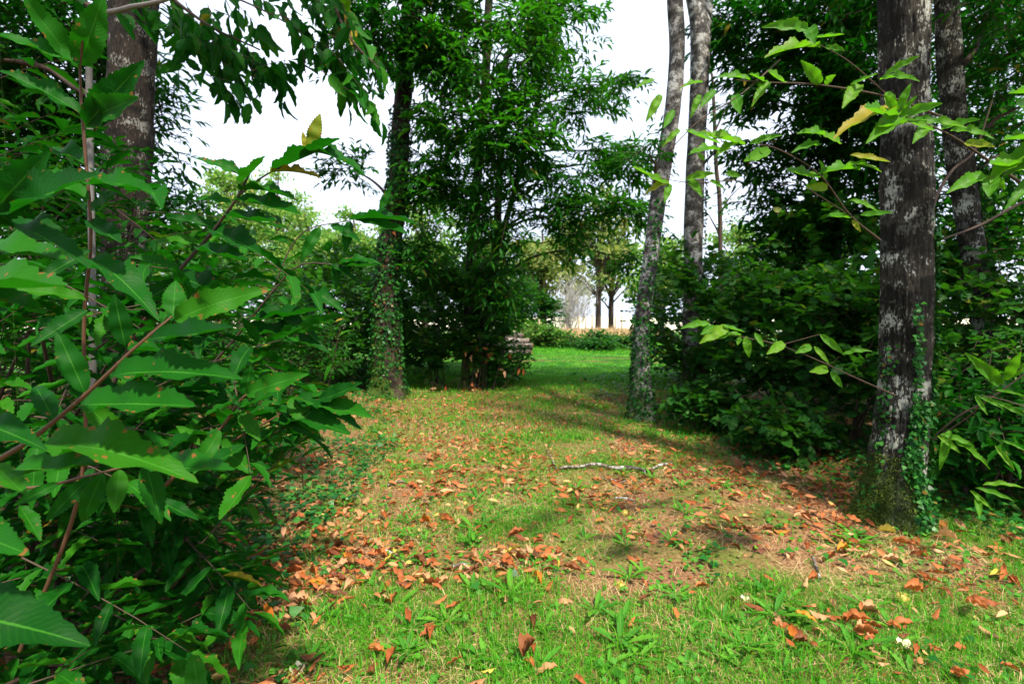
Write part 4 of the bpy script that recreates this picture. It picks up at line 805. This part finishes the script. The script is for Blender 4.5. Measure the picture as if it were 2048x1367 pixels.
for nm, lb, st, lv in B_lit: hand_branch(nm, lb, st, lv, mat=M_bright, smat=M_twig)
# bare dark limb crossing the leaning trunk
t = thing('bare_branch', P(2150, 400, 5), 'bare dark branch crossing in front of the leaning trunk', 'branch')
for s in ([(1850, 480, 4.4, 16), (1870, 400, 4.5, 15), (1905, 340, 4.7, 12), (1950, 300, 4.9, 9), (1985, 200, 5, 6)], [(1880, 480, 4.6, 8), (1960, 450, 4.9, 12), (2060, 400, 5, 15), (2150, 400, 5, 17)], [(1870, 870, 3.6, 4), (1920, 830, 3.5, 7), (1975, 800, 3.4, 6), (2060, 740, 3.3, 5)], [(1860, 60, 4.4, 15), (1850, 200, 4.5, 12), (1865, 260, 4.5, 9)]):
    q = spline(np.array([(*P(a, b, c), r / 1000) for a, b, c, r in s]), 20); V, F = tube(q[:, :3], q[:, 3], 7); obj('stem', mesh_np('stem', V - P(2150, 400, 5), F, M_twig), t)

base = onground(-.75, 10.0); t = thing('withered_branch', base, 'broken sprig of hanging rust-brown withered leaves at the coppice foot', 'branch')
tips = [(940, 700), (960, 690), (985, 705), (950, 740), (945, 760), (975, 720), (1005, 740), (1010, 700), (1035, 735), (870, 775), (895, 770), (930, 775)]
for i, (a, b) in enumerate(tips):
    e = P(a, b, 9.9 + .05 * (i % 3)); q = spline(np.array([base * (.4, 1, 1) + e * (.6, 0, 0), e + (rng.normal(0, .1), 0, .12), e]), 7); V, F = tube(q, np.linspace(.007, .003, 7), 4); obj('stem', mesh_np('stem', V - base, F, M_twig), t)
    m = 2; Bw = e + rng.normal(0, .05, (m, 3)); put_leaves(t, base, [mesh_np('withered_leaf', v * np.array((.34, 1, 1)), f, M_dead['tan' if i % 3 == 0 else 'russet'], u) for v, f, u in T_deadw], Bw, np.array((0, 0, -1.)) + rng.normal(0, .35, (m, 3)), np.array((0, -1., .2)) + rng.normal(0, .4, (m, 3)), rng.uniform(.10, .16, m), 'withered_leaf')
# ------------------------------------------------------------------ far side of the field
def far_tree(name, label, x, y, h, rad, n, mat, group=None, leaf=.42, trunk_r=.22, low=.25, squash=1.0, bark=M_twig, twiggy=False):
    base = onground(x, y) * np.array((1, 1, 0)); t = thing(name, base, label, 'tree', group)
    pts = [(*base, trunk_r * 1.3), (x + rng.normal(0, .2), y, h * .3, trunk_r), (x + rng.normal(0, .4), y, h * .65, trunk_r * .6), (x + rng.normal(0, .5), y, h * .92, trunk_r * .2)]
    V, F = tube(spline(np.array(pts), 14)[:, :3], spline(np.array(pts), 14)[:, 3], 8); obj('trunk', mesh_np('trunk', V - base, F, bark), t)
    # clumps on limbs
    nb = 40; n = int(n * 1.5); c = base + np.array((0, 0, h * (low + (1 - low) * .5))) + unit(rng.normal(0, 1, (nb, 3))) * (rng.uniform(.3, .9, nb)[:, None]) * np.array((rad, rad, h * (1 - low) * .5))
    tws = np.stack([np.stack([np.array((x, y, max(1., q[2] * .62)))*1., (np.array((x, y, q[2] * .75)) + q) / 2, q * .7 + .3 * (np.array((x, y, q[2])) + q) / 2, q]) for q in c])
    V, F = twigs_mesh(tws, .09, 4); obj('limbs', mesh_np('limbs', V - base, F, bark), t, kind='stuff')
    k = rng.integers(nb, size=n); p = c[k] + unit(rng.normal(0, 1, (n, 3))) * (rng.random(n) ** .5)[:, None] * np.array((rad * .42, rad * .42, rad * .22 * squash)) * rng.uniform(.5, 1.3, (n, 1))
    L = leaf * rng.uniform(.5, 1.2, n)
    V, F, U, r = scatter(T_blob, p, rng.normal(0, 1, (n, 3)) + np.array((0, 0, -.4)), rng.normal(0, 1, (n, 3)) + np.array((0, 0, .8)), L, L * .7)
    obj('crown', mesh_np('crown', V - base, F, mat, U, r), t, kind='stuff')
FT = [('far_oak_tree', 'tallest pale green tree beyond the field, left, under the sky gap', 480, 52, 17.5, 4.2, 5200, M_fartree),
      ('far_oak_tree', 'rounded light tree beyond the field right of the tallest one', 620, 58, 14.5, 4.6, 5200, M_fartree),
      ('far_oak_tree', 'pale tree beyond the field just left of the ivy trunk', 715, 50, 12.5, 3.8, 4600, M_fartree),
      ('far_oak_tree', 'light far tree behind the left chestnut bush', 380, 46, 11.5, 4.2, 4400, M_fartree),
      ('far_oak_tree', 'far tree glimpsed right of the ivy trunk', 850, 54, 15.5, 4.2, 4400, M_fartree),
      ('far_oak_tree', 'pale far tree seen through the coppice leaves', 980, 60, 13.5, 4.0, 3600, M_fartree),
      ('far_oak_tree', 'far yellow-green tree above the log pile', 1085, 44, 9.5, 2.9, 3200, M_yellowtree),
      ('far_ash_tree', 'thin yellowish tree with its own dark trunk in the opening', 1196, 42, 12.5, 3.4, 1200, M_yellowtree),
      ('far_ash_tree', 'slim far trunk beside the yellowish one, next to the slim grey trunk', 1222, 44, 11.5, 3.0, 900, M_fartree),
      ('far_ash_tree', 'sparse pale tree behind the bleached shrub', 1135, 50, 12.0, 3.2, 1500, M_yellowtree),
      ('far_oak_tree', 'tall light tree at the far left seen over the chestnut bush', 560, 66, 22.0, 5.0, 5000, M_fartree),
      ('far_oak_tree', 'far tree behind the slim grey trunk', 1320, 52, 10.5, 3.6, 3600, M_fartree),
      ('far_oak_tree', 'far green tree between the grey trunks and the dark crown', 1480, 50, 11.0, 3.6, 3000, M_fartree),
      ('far_oak_tree', 'far tree hidden behind the right-hand thicket', 1620, 46, 12, 4, 3000, M_fartree)]
for nm, lb, px, d, h, rad, n, m in FT:
    far_tree(nm, lb, (px - 1024) / FPX * d, d, h, rad, n, m, trunk_r=.2 if 'ash' in nm else .3, low=.18 if 'ash' in nm else .12)
# bleached bare shrub
def bare_shrub():
    x, y = (1138 - 1024) / FPX * 38, 38; base = onground(x, y); t = thing('bare_shrub', base, 'bleached grey leafless shrub across the field in the opening', 'shrub')
    n = 480; e = base + np.array((0, 0, 2.9)) + unit(rng.normal(0, 1, (n, 3))) * (rng.random((n, 1)) ** .4) * np.array((2.1, 1.6, 2.6)); e[:, 0] += .25 * (e[:, 2] - 2)
    a = base + (e - base) * rng.uniform(.35, .8, (n, 1)) + rng.normal(0, .35, (n, 3)); a[:, 2] = np.maximum(a[:, 2], .2)
    m1 = a + (e - a) * .4 + rng.normal(0, .15, (n, 3)); m2 = a + (e - a) * .75 + rng.normal(0, .2, (n, 3))
    V, F = twigs_mesh(np.stack([a, m1, m2, e], 1), .017, 3); obj('twigs', mesh_np('twigs', V - base, F, M_pale_twig), t, kind='stuff')
    for i in range(5):
        q = spline(np.array([base, base + np.array((rng.normal(0, .3), 0, 1.2)), base + np.array((rng.normal(0, .8), rng.normal(0, .4), 3.2))]), 8); V, F = tube(q, np.linspace(.07, .02, 8), 6); obj('stem', mesh_np('stem', V - base, F, M_pale_twig), t)
bare_shrub()
# hedge behind the log pile and across the field
shrub('field_hedge', 'dark hedge at the back of the field left of the bleached shrub', (1060 - 1024) / FPX * 36, 36, 3.6, 2.2, 300, 'hazel', .26, 0, ln=1.2, cat='hedge', ry=1.2)
shrub('field_hedge', 'dark scrub at the back of the field behind the log pile', (1000 - 1024) / FPX * 34, 34, 4.2, 2.2, 260, 'hazel', .26, 0, ln=1.2, cat='hedge', ry=1.2)
for k, (px, d, h, w, lb) in enumerate([(1095, 25, 1.05, 1.2, 'bramble mound left of centre in the field opening'), (1150, 24.5, .5, 1.0, 'middle bramble mound in the field opening'), (1198, 22.5, .8, .7, 'darker bramble mound nearer the slim grey trunk'), (1245, 24, .55, 1.0, 'low bramble mound touching the slim grey trunk'), (1060, 26, 1.1, 1.3, 'bramble mound just right of the log pile')]):
    shrub('bramble_mound', lb, (px - 1024) / FPX * d, d, h, w, 170, 'hazel', .16, 0, ln=.9, cat='bramble', ry=1.3, nstem=2, lmat=M_weed_far if k in (0, 4) else M_hazel)
# fence posts
for k, (px, hh, lb) in enumerate([(1078, 1.3, 'leftmost short fence post, pale, behind the brambles'), (1107, .95, 'low stub of a post with a yellowish face behind the brambles'), (1131, .95, 'short post just left of the bleached shrub foot'), (1157, 1.5, 'post just right of the bleached shrub'), (1171, 1.4, 'post midway between the bleached shrub and the dark far trunk'), (1184, 1.6, 'post left of the dark far trunk'), (1230, 1.5, 'post right of the second far trunk'), (1243, 1.6, 'post nearest the slim grey trunk')]):
    d = 34; x = (px - 1024) / FPX * d; b = onground(x, d)
    q = np.array([b + (0, 0, -.1), b + (.01, 0, hh * .5), b + (rng.normal(0, .03), 0, hh), b + (rng.normal(0, .03), 0, hh + .02)]); V, F = tube(q, [.06, .055, .05, .02], 8)
    obj('fence_post', mesh_np('fence_post', V - b, F, M_post), None, b, lb, 'fence post', 'fence posts across the field')
# log pile
def log(x, y, z, r, L, ang, label):
    c, s = math.cos(ang), math.sin(ang); base = np.array((x, y, z)); t = thing('log', base, label, 'log', 'logs of the woodpile')
    q = np.array([(c * L * k, s * L * k, 0) for k in np.linspace(0, 1, 7)]); rf = lambda th, arc, rr: 1 + .12 * (fbm(np.stack([np.cos(th).ravel() * 2 + x * 7, np.sin(th).ravel() * 2, arc.ravel() * 2], 1), 4).reshape(th.shape) - .5)
    V, F = tube(q, np.full(7, r), 14, rf); obj('bark', mesh_np('bark', V, F, M_logbark), t)
    for k in (0, 6):
        ring = V[k * 14:(k + 1) * 14]; cc = ring.mean(0) + np.array((c, s, 0)) * (.004 if k else -.004); VV = np.vstack([ring * .985 + cc * .015 + np.array((c, s, 0)) * (.004 if k else -.004), cc]); FF = np.array([(i, (i + 1) % 14, 14) for i in range(14)])
        obj('cut_end', mesh_np('cut_end', VV, FF, M_cut, smooth=False), t)
LP = [(-.13, 20.0, .10, .10, 'bottom front log of the woodpile, half in the grass'), (-.18, 20.0, .32, .13, 'fat log with a bright orange cut end at the front of the woodpile'), (-.6, 20.2, .12, .12, 'log wedged low on the left of the woodpile'), (-.32, 20.2, .52, .11, 'log with an orange end left of and above the fat one'), (-.6, 20.4, .36, .12, 'log in the second row of the woodpile'),
      (-.55, 20.5, .72, .10, 'grey log on top of the woodpile at its right'), (-.85, 20.6, .80, .10, 'reddish-ended log on top at the left of the woodpile'), (-.85, 20.4, .56, .11, 'upper left log of the woodpile under the top one'), (-.95, 20.4, .30, .12, 'left log of the woodpile at mid height')]
for i, (x, y, z, r, lb) in enumerate(LP): log(x, y, z, r, 1.0 if i else .9, R(-8 + 3 * (i % 4)), lb)

# ------------------------------------------------------------------ fallen stick and litter
def ground_path(pts, lift=.012):
    out = []
    for px, py, r in pts: g = G(px, py); out.append((g[0], g[1], g[2] + lift + r, r))
    return np.array(out)
base = G(1220, 940); t = thing('fallen_branch', base, 'long lichen-white fallen branch lying across the path', 'branch')
for rows, s in (([(1113, 946, .010), (1150, 938, .014), (1200, 937, .016), (1245, 942, .017), (1290, 945, .014), (1318, 938, .011), (1345, 930, .008)], 'stem'), ([(1113, 946, .008), (1105, 925, .006), (1092, 903, .004)], 'twig'), ([(1288, 945, .008), (1292, 955, .005)], 'twig'), ([(1195, 960, .005), (1240, 968, .006), (1290, 970, .004)], 'twig')):
    a = ground_path(rows, .02); q = spline(a, 22); q[:, 2] += .012 * np.sin(np.arange(22) * 1.1); V, F = tube(q[:, :3], q[:, 3], 8); obj(s, mesh_np(s, V - base, F, M_stick), t)
for px, py, ex, ey, lb in ((755, 1105, 795, 1117, 'short dark stick in the left litter'), (905, 1140, 935, 1134, 'stubby white-barked stick among the middle litter'), (775, 975, 810, 966, 'thin grey twig on the left of the path'), (1625, 1120, 1640, 1165, 'dark upright-lying twig in the litter below the big trunk'), (1230, 1000, 1268, 1006, 'thin twig just below the long fallen branch')):
    q = spline(ground_path([(px, py, .009), ((px + ex) / 2, (py + ey) / 2 - 2, .009), (ex, ey, .006)], .015), 8); V, F = tube(q[:, :3], q[:, 3], 7)
    obj('fallen_twig', mesh_np('fallen_twig', V - q[0, :3], F, M_stick), None, q[0, :3], lb, 'stick')

def litter_density(x, y):
    """probability field for dead leaves on the ground"""
    n = fbm(xy0(x, y, 1.3), 55, 3)
    cx = .3 + .10 * y; off = np.abs(x - cx)
    d = .33 + 1.9 * (n - .5)
    d = d + .50 * np.exp(-((x - 2.1) / .9) ** 2 - ((y - 4.2) / 1.1) ** 2) + .3 * np.exp(-((x + 1.2) / .7) ** 2 - ((y - 3.8) / 1.2) ** 2)
    d = d + .35 * np.clip((y - 5.5) / 2, 0, 1) * (off < 2.2)
    d = d * np.clip((12.6 - y) / 2.5, .0, 1) * (1 - .45 * np.clip((y - 4.5) / 2.5, 0, 1)) - .12 * np.clip((3.0 - y) / .5, 0, 1)
    return np.clip(d, .03, 1)
T_dead = []
for k in range(8):
    a = leaf_template(9, lance, .12, (.4, -.35, .7, .3, .9, -.5, 1.2, .5)[k], (.10, -.12, -.22, .16, .05, .14, -.1, -.28)[k], wave=.22, twist=(.6, -.8, .3, 1.1, -.4, .9, -1.2, .2)[k])
    T_dead.append(a)
dead_ms = {c: [mesh_np('dead_leaf', v * np.array((.29, 1, 1)), f, m, u) for v, f, u in T_dead] for c, m in M_dead.items()}
NL = 32000
x = rng.uniform(-4.5, 5.0, NL); y = 1.5 + 10.8 * rng.random(NL) ** 1.05
keep = rng.random(NL) < litter_density(x, y) * .85; x, y = x[keep], y[keep]
z = gz(x, y); yaw = rng.uniform(0, 2 * np.pi, len(x)); L = rng.uniform(.05, .125, len(x)) * (1 - .28 * np.clip((y - 4.2) / 2, 0, 1)) * np.where(rng.random(len(x)) < .2, .7, 1)
D = np.stack([np.cos(yaw), np.sin(yaw), rng.normal(0, .16, len(x))], 1); N = np.stack([rng.normal(0, .24, len(x)), rng.normal(0, .24, len(x)), np.ones(len(x))], 1)
B = np.stack([x, y, z + .012 + .02 * rng.random(len(x)) + .022 * np.clip((3.1 - y) / .5, 0, 1)], 1)
px_, py_, f_ = project(B); infr = (px_ > 5) & (px_ < 2043) & (py_ > 0) & (py_ < 1362) & ~((px_ < 480) & (py_ < 1330)) & ~((px_ < 560) & (py_ < 1150))
sz = np.where(infr, L / f_, 0); order = np.argsort(-sz); big = order[:285]; rest = order[285:]
shape_word = ['curled-up', 'arched', 'hollow', 'upturned', 'folded', 'twisted', 'rolled', 'bowed']
cols = ['russet', 'tan', 'dark brown', 'orange', 'yellow']; cw = [.45, .27, .21, .045, .025]
def zone(px, py):
    if py > 1240: return 'in front grass, ' + ('left side' if px < 800 else 'centre' if px < 1350 else 'right side')
    if px > 1850: return 'at right edge past big trunk'
    if py > 1130: return ('beside the left bush foot' if px < 760 else 'in thin grass, lower path' if px < 1150 else 'in grass right of centre' if px < 1500 else 'in grass below big trunk')
    if px > 1560: return 'on earth at big trunk foot'
    if px > 1250: return 'between fallen branch and trunk'
    if px < 800: return 'in litter left of path'
    return 'on path before fallen branch'
def single_out(objs, words_first='far left'):
    """alike things in one spot are told apart by their order from left to right"""
    by = {}
    for o, x in objs: by.setdefault(o['label'], []).append((x, o))
    nth = ['', 'second', 'third', 'fourth', 'fifth', 'sixth', 'seventh', 'eighth', 'ninth', 'tenth', 'eleventh', 'twelfth', 'thirteenth', 'fourteenth', 'fifteenth']
    for lb, l in by.items():
        if len(l) < 2: continue
        l.sort(key=lambda t: t[0])
        for k, (_, o) in enumerate(l):
            o['label'] = lb + (', leftmost' if k == 0 else ', rightmost' if k == len(l) - 1 else f', {nth[min(k, 14)]} from left')
leaf_list = []
DD, SS, NN = basis(D, N)
for i in big:
    c = cols[rng.choice(5, p=cw)]; k = int(rng.integers(8)); zn = zone(px_[i], py_[i]); sw = 'small ' if L[i] < .092 else 'long ' if L[i] > .125 else ''; lb = f'{sw}{shape_word[k]} {c} leaf {zn}'
    o = obj('fallen_leaf', dead_ms[c][k], None, None, lb, 'leaf', 'dead leaves fallen on the path and grass'); leaf_list.append((o, px_[i]))
    s, d, n, b, q_ = SS[i] * L[i], DD[i] * L[i], NN[i] * L[i], B[i], 0
    o.matrix_basis = Matrix(((s[0], d[0], n[0], b[0]), (s[1], d[1], n[1], b[1]), (s[2], d[2], n[2], b[2]), (0, 0, 0, 1)))
single_out(leaf_list)
parts = []
for k in range(4):
    idx = rest[k::4]; tm = T_dead[k * 2]
    v = leaf_template(4, lambda t: math.sin(math.pi * t) ** .8 if 0 < t < 1 else .05, 0, (.35, -.25, .5, .2)[k], (.18, -.16, -.25, .2)[k], twist=(.6, -.8, .3, .9)[k], ratio=.4)
    V, F, U, r = scatter(v, B[idx], D[idx], N[idx], L[idx], L[idx] * .36); parts.append((V, F, U, r))
def merge(parts):
    V, F = join([(p[0], p[1]) for p in parts]); return V, F, np.vstack([p[2] for p in parts]), np.concatenate([p[3] for p in parts])
V, F, U, r = merge(parts); o = obj('leaf_litter', mesh_np('leaf_litter', V, F, M_litter, U, r), kind='stuff', label='brown and russet dead leaves strewn over the forest floor')
# fine crumbs of old leaves
n = 42000; x = rng.uniform(-4, 4.6, n); y = 1.5 + 8 * rng.random(n) ** 1.4; kp = rng.random(n) < litter_density(x, y); x, y = x[kp], y[kp]; n = len(x)
V, F, U, r = scatter(T_blob, np.stack([x, y, gz(x, y) + .008], 1), np.stack([rng.normal(0, 1, n), rng.normal(0, 1, n), rng.normal(0, .2, n)], 1), np.stack([rng.normal(0, .4, n), rng.normal(0, .4, n), np.ones(n)], 1), rng.uniform(.02, .05, n), rng.uniform(.008, .022, n))
obj('leaf_crumbs', mesh_np('leaf_crumbs', V, F, M_litter, U, r), kind='stuff', label='small broken bits of dead leaf on the soil')

# ------------------------------------------------------------------ grass, straw, weeds
def blades(x, y, h, w, lean=.45, mat=M_grass, name='grass', flat=False, label=None):
    n = len(x); z = gz(x, y); yaw = rng.uniform(0, 2 * np.pi, n); s = np.stack([np.cos(yaw), np.sin(yaw), 0 * yaw], 1); f = np.stack([-np.sin(yaw), np.cos(yaw), 0 * yaw], 1)
    b = np.stack([x, y, z + .002], 1); up = np.array((0, 0, 1.))
    ln = (lean * rng.random(n) * 1.6)[:, None]; h = h[:, None]; w = w[:, None] / 2
    if flat: m1 = b + f * h * .5 + up * (.012 + .02 * rng.random((n, 1))); tp = b + f * h + up * (.006 + .03 * rng.random((n, 1)))
    else: m1 = b + up * h * .6 * (1 - .3 * ln) + f * h * ln * .35; tp = b + up * h * (1 - .55 * ln) + f * h * ln * 1.0
    V = np.stack([b - s * w, b + s * w, m1 - s * w * .75, m1 + s * w * .75, tp], 1).reshape(-1, 3)
    k = (np.arange(n) * 5)[:, None]; Q = k + np.array([[0, 1, 3, 2]]); T = k + np.array([[2, 3, 4]])
    r = np.repeat(rng.random(n) * .9 + .1 * (fbm(xy0(x, y, 2.0), 12)), 5)
    obj(name, mesh_np(name, V, [Q, T], mat, None, r), kind='stuff', label=label)
def grass_density(x, y):
    n = fbm(xy0(x, y, 1.6), 21, 3); n2 = fbm(xy0(x, y, 6.0), 25, 2)
    d = .20 + 1.9 * (n - .5) + .7 * (n2 - .5)
    front = np.clip((3.0 + .35 * np.clip(x - .6, 0, 2) * 0 - y) / .55, 0, 1); d = d + (.45 + .5 * np.clip((x - .2) / .8, 0, 1)) * front * (x > -1.25)
    d = d + .42 * np.exp(-((x - .15 - .05 * y) / .7) ** 2) * (y > 3.2) * (y < 12) + .4 * (x > 3.0) * (y < 3.9) * (x < 4.5)
    d = d - .5 * np.exp(-((x - 2.0) / .8) ** 2 - ((y - 3.9) / .7) ** 2)
    d = d - .8 * (x < -1.3 - .12 * (y - 2))
    return np.clip(d, 0, 1)
n = 300000; x = rng.uniform(-2.6, 4.8, n); y = 1.45 + 5.2 * rng.random(n) ** 1.35; dd = grass_density(x, y); kp = rng.random(n) < dd; x, y, dd = x[kp], y[kp], dd[kp]
blades(x, y, rng.uniform(.03, .10, len(x)) * (.25 + .4 * dd + .9 * np.clip(fbm(xy0(x, y, 4.5), 91, 2) - .3, 0, 1)), rng.uniform(.0018, .0042, len(x)), .95, label='short green grass at the front and on the path')
n = 26000; x = rng.uniform(-1.3, 4.8, n); y = 1.45 + 3.2 * rng.random(n) ** 1.2; tf = fbm(xy0(x, y, 5.5), 131, 2); kp = rng.random(n) < np.clip((tf - .58) * 6, 0, 1) * np.clip(grass_density(x, y) + .15, 0, 1); x, y = x[kp], y[kp]
blades(x, y, rng.uniform(.07, .17, len(x)), rng.uniform(.003, .0055, len(x)), 1.2, label='longer arching grass tufts at the front')
n = 80000; x = rng.uniform(-2.6, 4, n); y = rng.uniform(6, 12.5, n); kp = rng.random(n) < np.clip(grass_density(x, y) * .6 + .12 + .8 * np.clip((y - 10) / 2, 0, 1), 0, 1); x, y = x[kp], y[kp]
blades(x, y, rng.uniform(.04, .10, len(x)), rng.uniform(.006, .011, len(x)), .6, label='thin grass further along the path')
n = 60000; y = 12 + 22 * rng.random(n) ** 1.5; x = rng.uniform(-.25, .42, n) * y + .5; rut = np.exp(-((y - 16.9) / .3) ** 2) + np.exp(-((y - 18.6) / .3) ** 2); kp = rng.random(n) > rut * .9; x, y = x[kp], y[kp]
blades(x, y, rng.uniform(.03, .075, len(x)) * (1 + (y > 20) * 1.6), rng.uniform(.012, .022, len(x)), .9, name='field_grass', label='green meadow grass in the opening')
n = 14000; y = rng.uniform(30, 40, n); x = rng.uniform(0, .3, n) * y; blades(x, y, rng.uniform(.3, .9, n), rng.uniform(.03, .05, n), .35, M_straw, 'tall_dry_grass', label='tall dry grass along the fence line')
n = 80000; x = rng.uniform(-1.9, 4.6, n); y = 1.45 + 6.5 * rng.random(n) ** 1.3; kp = rng.random(n) < np.clip(.25 + 1.8 * (fbm(xy0(x, y, 2.3), 40) - .42), 0, 1); x, y = x[kp], y[kp]
blades(x, y, rng.uniform(.04, .14, len(x)), rng.uniform(.0014, .003, len(x)), mat=M_straw, name='straw', flat=True, label='pale dry grass stalks matted on the soil')

# broad-leaved weeds: rosettes
def rosette(n, L, lift, tm=T_hazel_lo):
    a = np.linspace(0, 2 * np.pi, n, endpoint=False) + rng.normal(0, .25, n); D = np.stack([np.cos(a), np.sin(a), lift + rng.normal(0, .15, n)], 1)
    return np.zeros((n, 3)), D, np.tile((0, 0, 1.), (n, 1)), L * rng.uniform(.6, 1.15, n)
dand = leaf_template(12, lambda t: (obov(t) * (.75 + .25 * math.cos(t * 40))), .25, .2, -.12)
weed_kinds = []
for n_, L_, lf in ((7, .11, .55), (5, .08, .8), (9, .10, .4)):
    Bz, Dz, Nz, Lz = rosette(n_, L_, lf); mlist = [mesh_np('weed_leaf', dand[0] * np.array((.24 if n_ > 6 else .32, 1, 1)), dand[1], M_weed, dand[2])]; weed_kinds.append((Bz, Dz, Nz, Lz, mlist))
wp = []
while len(wp) < 120:
    px, py = rng.uniform(560, 1900), rng.uniform(830, 1350) ** 1.0
    g = G(px, py)
    if g[1] < 1.9 or (px < 640 and py < 1100) or (px > 1500 and py < 1060) or (px > 1300 and py < 930): continue
    if grass_density(np.array([g[0]]), np.array([g[1]]))[0] < .12 and rng.random() < .6: continue
    wp.append((px, py, g))
weed_list = []
for px, py, g in wp:
    k = int(rng.integers(3)); Bz, Dz, Nz, Lz, ml = weed_kinds[k]; zn = zone(px, py) if py > 980 else 'up the path past fallen branch'
    kw = ('toothed dandelion rosette', 'small upright broad-leaved weed', 'flat many-leaved weed rosette')[k]
    t = thing('weed_plant', g + np.array((0, 0, .003)), f'{kw} {zn}', 'weed', 'small weeds in the grass and litter'); weed_list.append((t, px)); t.rotation_euler = (0, 0, rng.uniform(0, 6.28)); s = rng.uniform(.8, 1.5)
    put_leaves(t, np.zeros(3), ml, Bz, Dz, Nz, Lz * s)
single_out(weed_list)
# clover-like small leaves, ivy carpet
def carpet(n, xr, yr, dens, size, mat, name, label, tm=T_ivy, hgt=.07, ratio=1.0, pw=1.0):
    x = rng.uniform(*xr, n); y = yr[0] + (yr[1] - yr[0]) * rng.random(n) ** pw; kp = rng.random(n) < dens(x, y); x, y = x[kp], y[kp]; n = len(x)
    B = np.stack([x, y, gz(x, y) + rng.uniform(.01, hgt, n)], 1); D = np.stack([rng.normal(0, 1, n), rng.normal(0, 1, n), rng.normal(0, .25, n)], 1)
    N = np.stack([rng.normal(0, .4, n), rng.normal(-.25, .4, n), np.ones(n)], 1); L = size * rng.uniform(.5, 1.3, n)
    V, F, U, r = scatter(tm, B, D, N, L, L * ratio); obj(name, mesh_np(name, V, F, mat, U, r), kind='stuff', label=label)
def ivy_d(x, y):
    n = fbm(xy0(x, y, 1.5), 61, 3); lft = np.clip((-1.0 - .13 * (y - 2) - x) / .5 + .3, 0, 1) * 1.3; rgt = np.clip((x - (1.75 + .12 * np.clip(6.5 - y, -3, 5)) - .35 * np.clip(5.2 - y, 0, 3)) / .45, 0, 1) * (y > 3.6)
    return np.clip(np.maximum(lft, rgt) * (.35 + 1.6 * (n - .3)) + .12 * (n > .64), 0, 1)
carpet(30000, (-6, 6.5), (1.6, 13), ivy_d, .055, M_ivy, 'ground_ivy', 'dark ivy leaves carpeting the ground under the shrubs', pw=1.2)
carpet(20000, (-1.8, 4.5), (1.5, 9), lambda x, y: np.clip(.5 + 2.6 * (fbm(xy0(x, y, 2.6), 71) - .52), 0, 1), .028, M_weed, 'clover', 'small round-leaved ground plants between the dead leaves', T_hazel_lo, .04, .9, 1.3)
carpet(9000, (-5, -1.3), (1.5, 6), lambda x, y: .7 + 0 * x, .05, M_ivy, 'ground_ivy', 'ivy and seedlings under the left-hand chestnut bush', hgt=.10)
carpet(6000, (3.2, 6), (3.0, 5.5), lambda x, y: .8 + 0 * x, .05, M_ivy, 'ground_ivy', 'ivy and seedlings by the right edge', hgt=.14)

# chestnut burrs
def burr(px, py, r, label, pale=False):
    g = G(px, py); b = g + np.array((0, 0, r * .8)); t = thing('chestnut_burr', b, label, 'burr')
    n = 260; u = unit(rng.normal(0, 1, (n, 3)))
    if pale: u = u[u[:, 2] < .35]; n = len(u)
    V, F, U, rr = scatter(T_blob, u * r * .6, u, rng.normal(0, 1, (n, 3)), np.full(n, r * .6), np.full(n, r * .07)); obj('spines', mesh_np('spines', V, F, M_burr, U, rr), t, kind='stuff')
    th = np.linspace(0, np.pi * (.62 if pale else 1), 9); q = np.stack([0 * th, 0 * th, -np.cos(th) * r * .65], 1); V, F = tube(q + np.array((1e-4, 0, 0)) * np.arange(9)[:, None], np.maximum(np.sin(th), .03) * r * .65, 14)
    obj('husk', mesh_np('husk', V, F, M_burr_pale if pale else M_burr), t)
    if pale:
        for k in range(4):
            a = k * 1.57 + .4; V, F, U_ = T_hazel_hi[0]; o = obj('husk_flap', mesh_np('husk_flap', V * np.array((1, 1, -1.5)), F, M_burr_pale, U_), t); o.rotation_euler = (R(30), 0, a); o.scale = (r * 1.3,) * 3
for a in ((595, 1352, .030, 'open pale chestnut burr at the bottom edge, left of centre', True), (1808, 1300, .028, 'open pale burr in the front grass at the right', True), (1805, 1205, .030, 'yellow spiny burr in the grass below the big trunk'), (1242, 1180, .028, 'yellow spiny burr in the grass front right of centre'), (1250, 1030, .024, 'small yellowish burr on the straw below the fallen branch'), (1490, 1206, .022, 'pale small burr in grass between centre and the big trunk', True), (845, 1165, .022, 'ochre burr in the litter just left of the path centre'), (930, 1010, .02, 'tiny yellow burr on the path near the white stick')): burr(*a)
print('objects', len(scene.objects), 'tris', sum(len(m.loops) - 2 * len(m.polygons) for m in bpy.data.meshes))
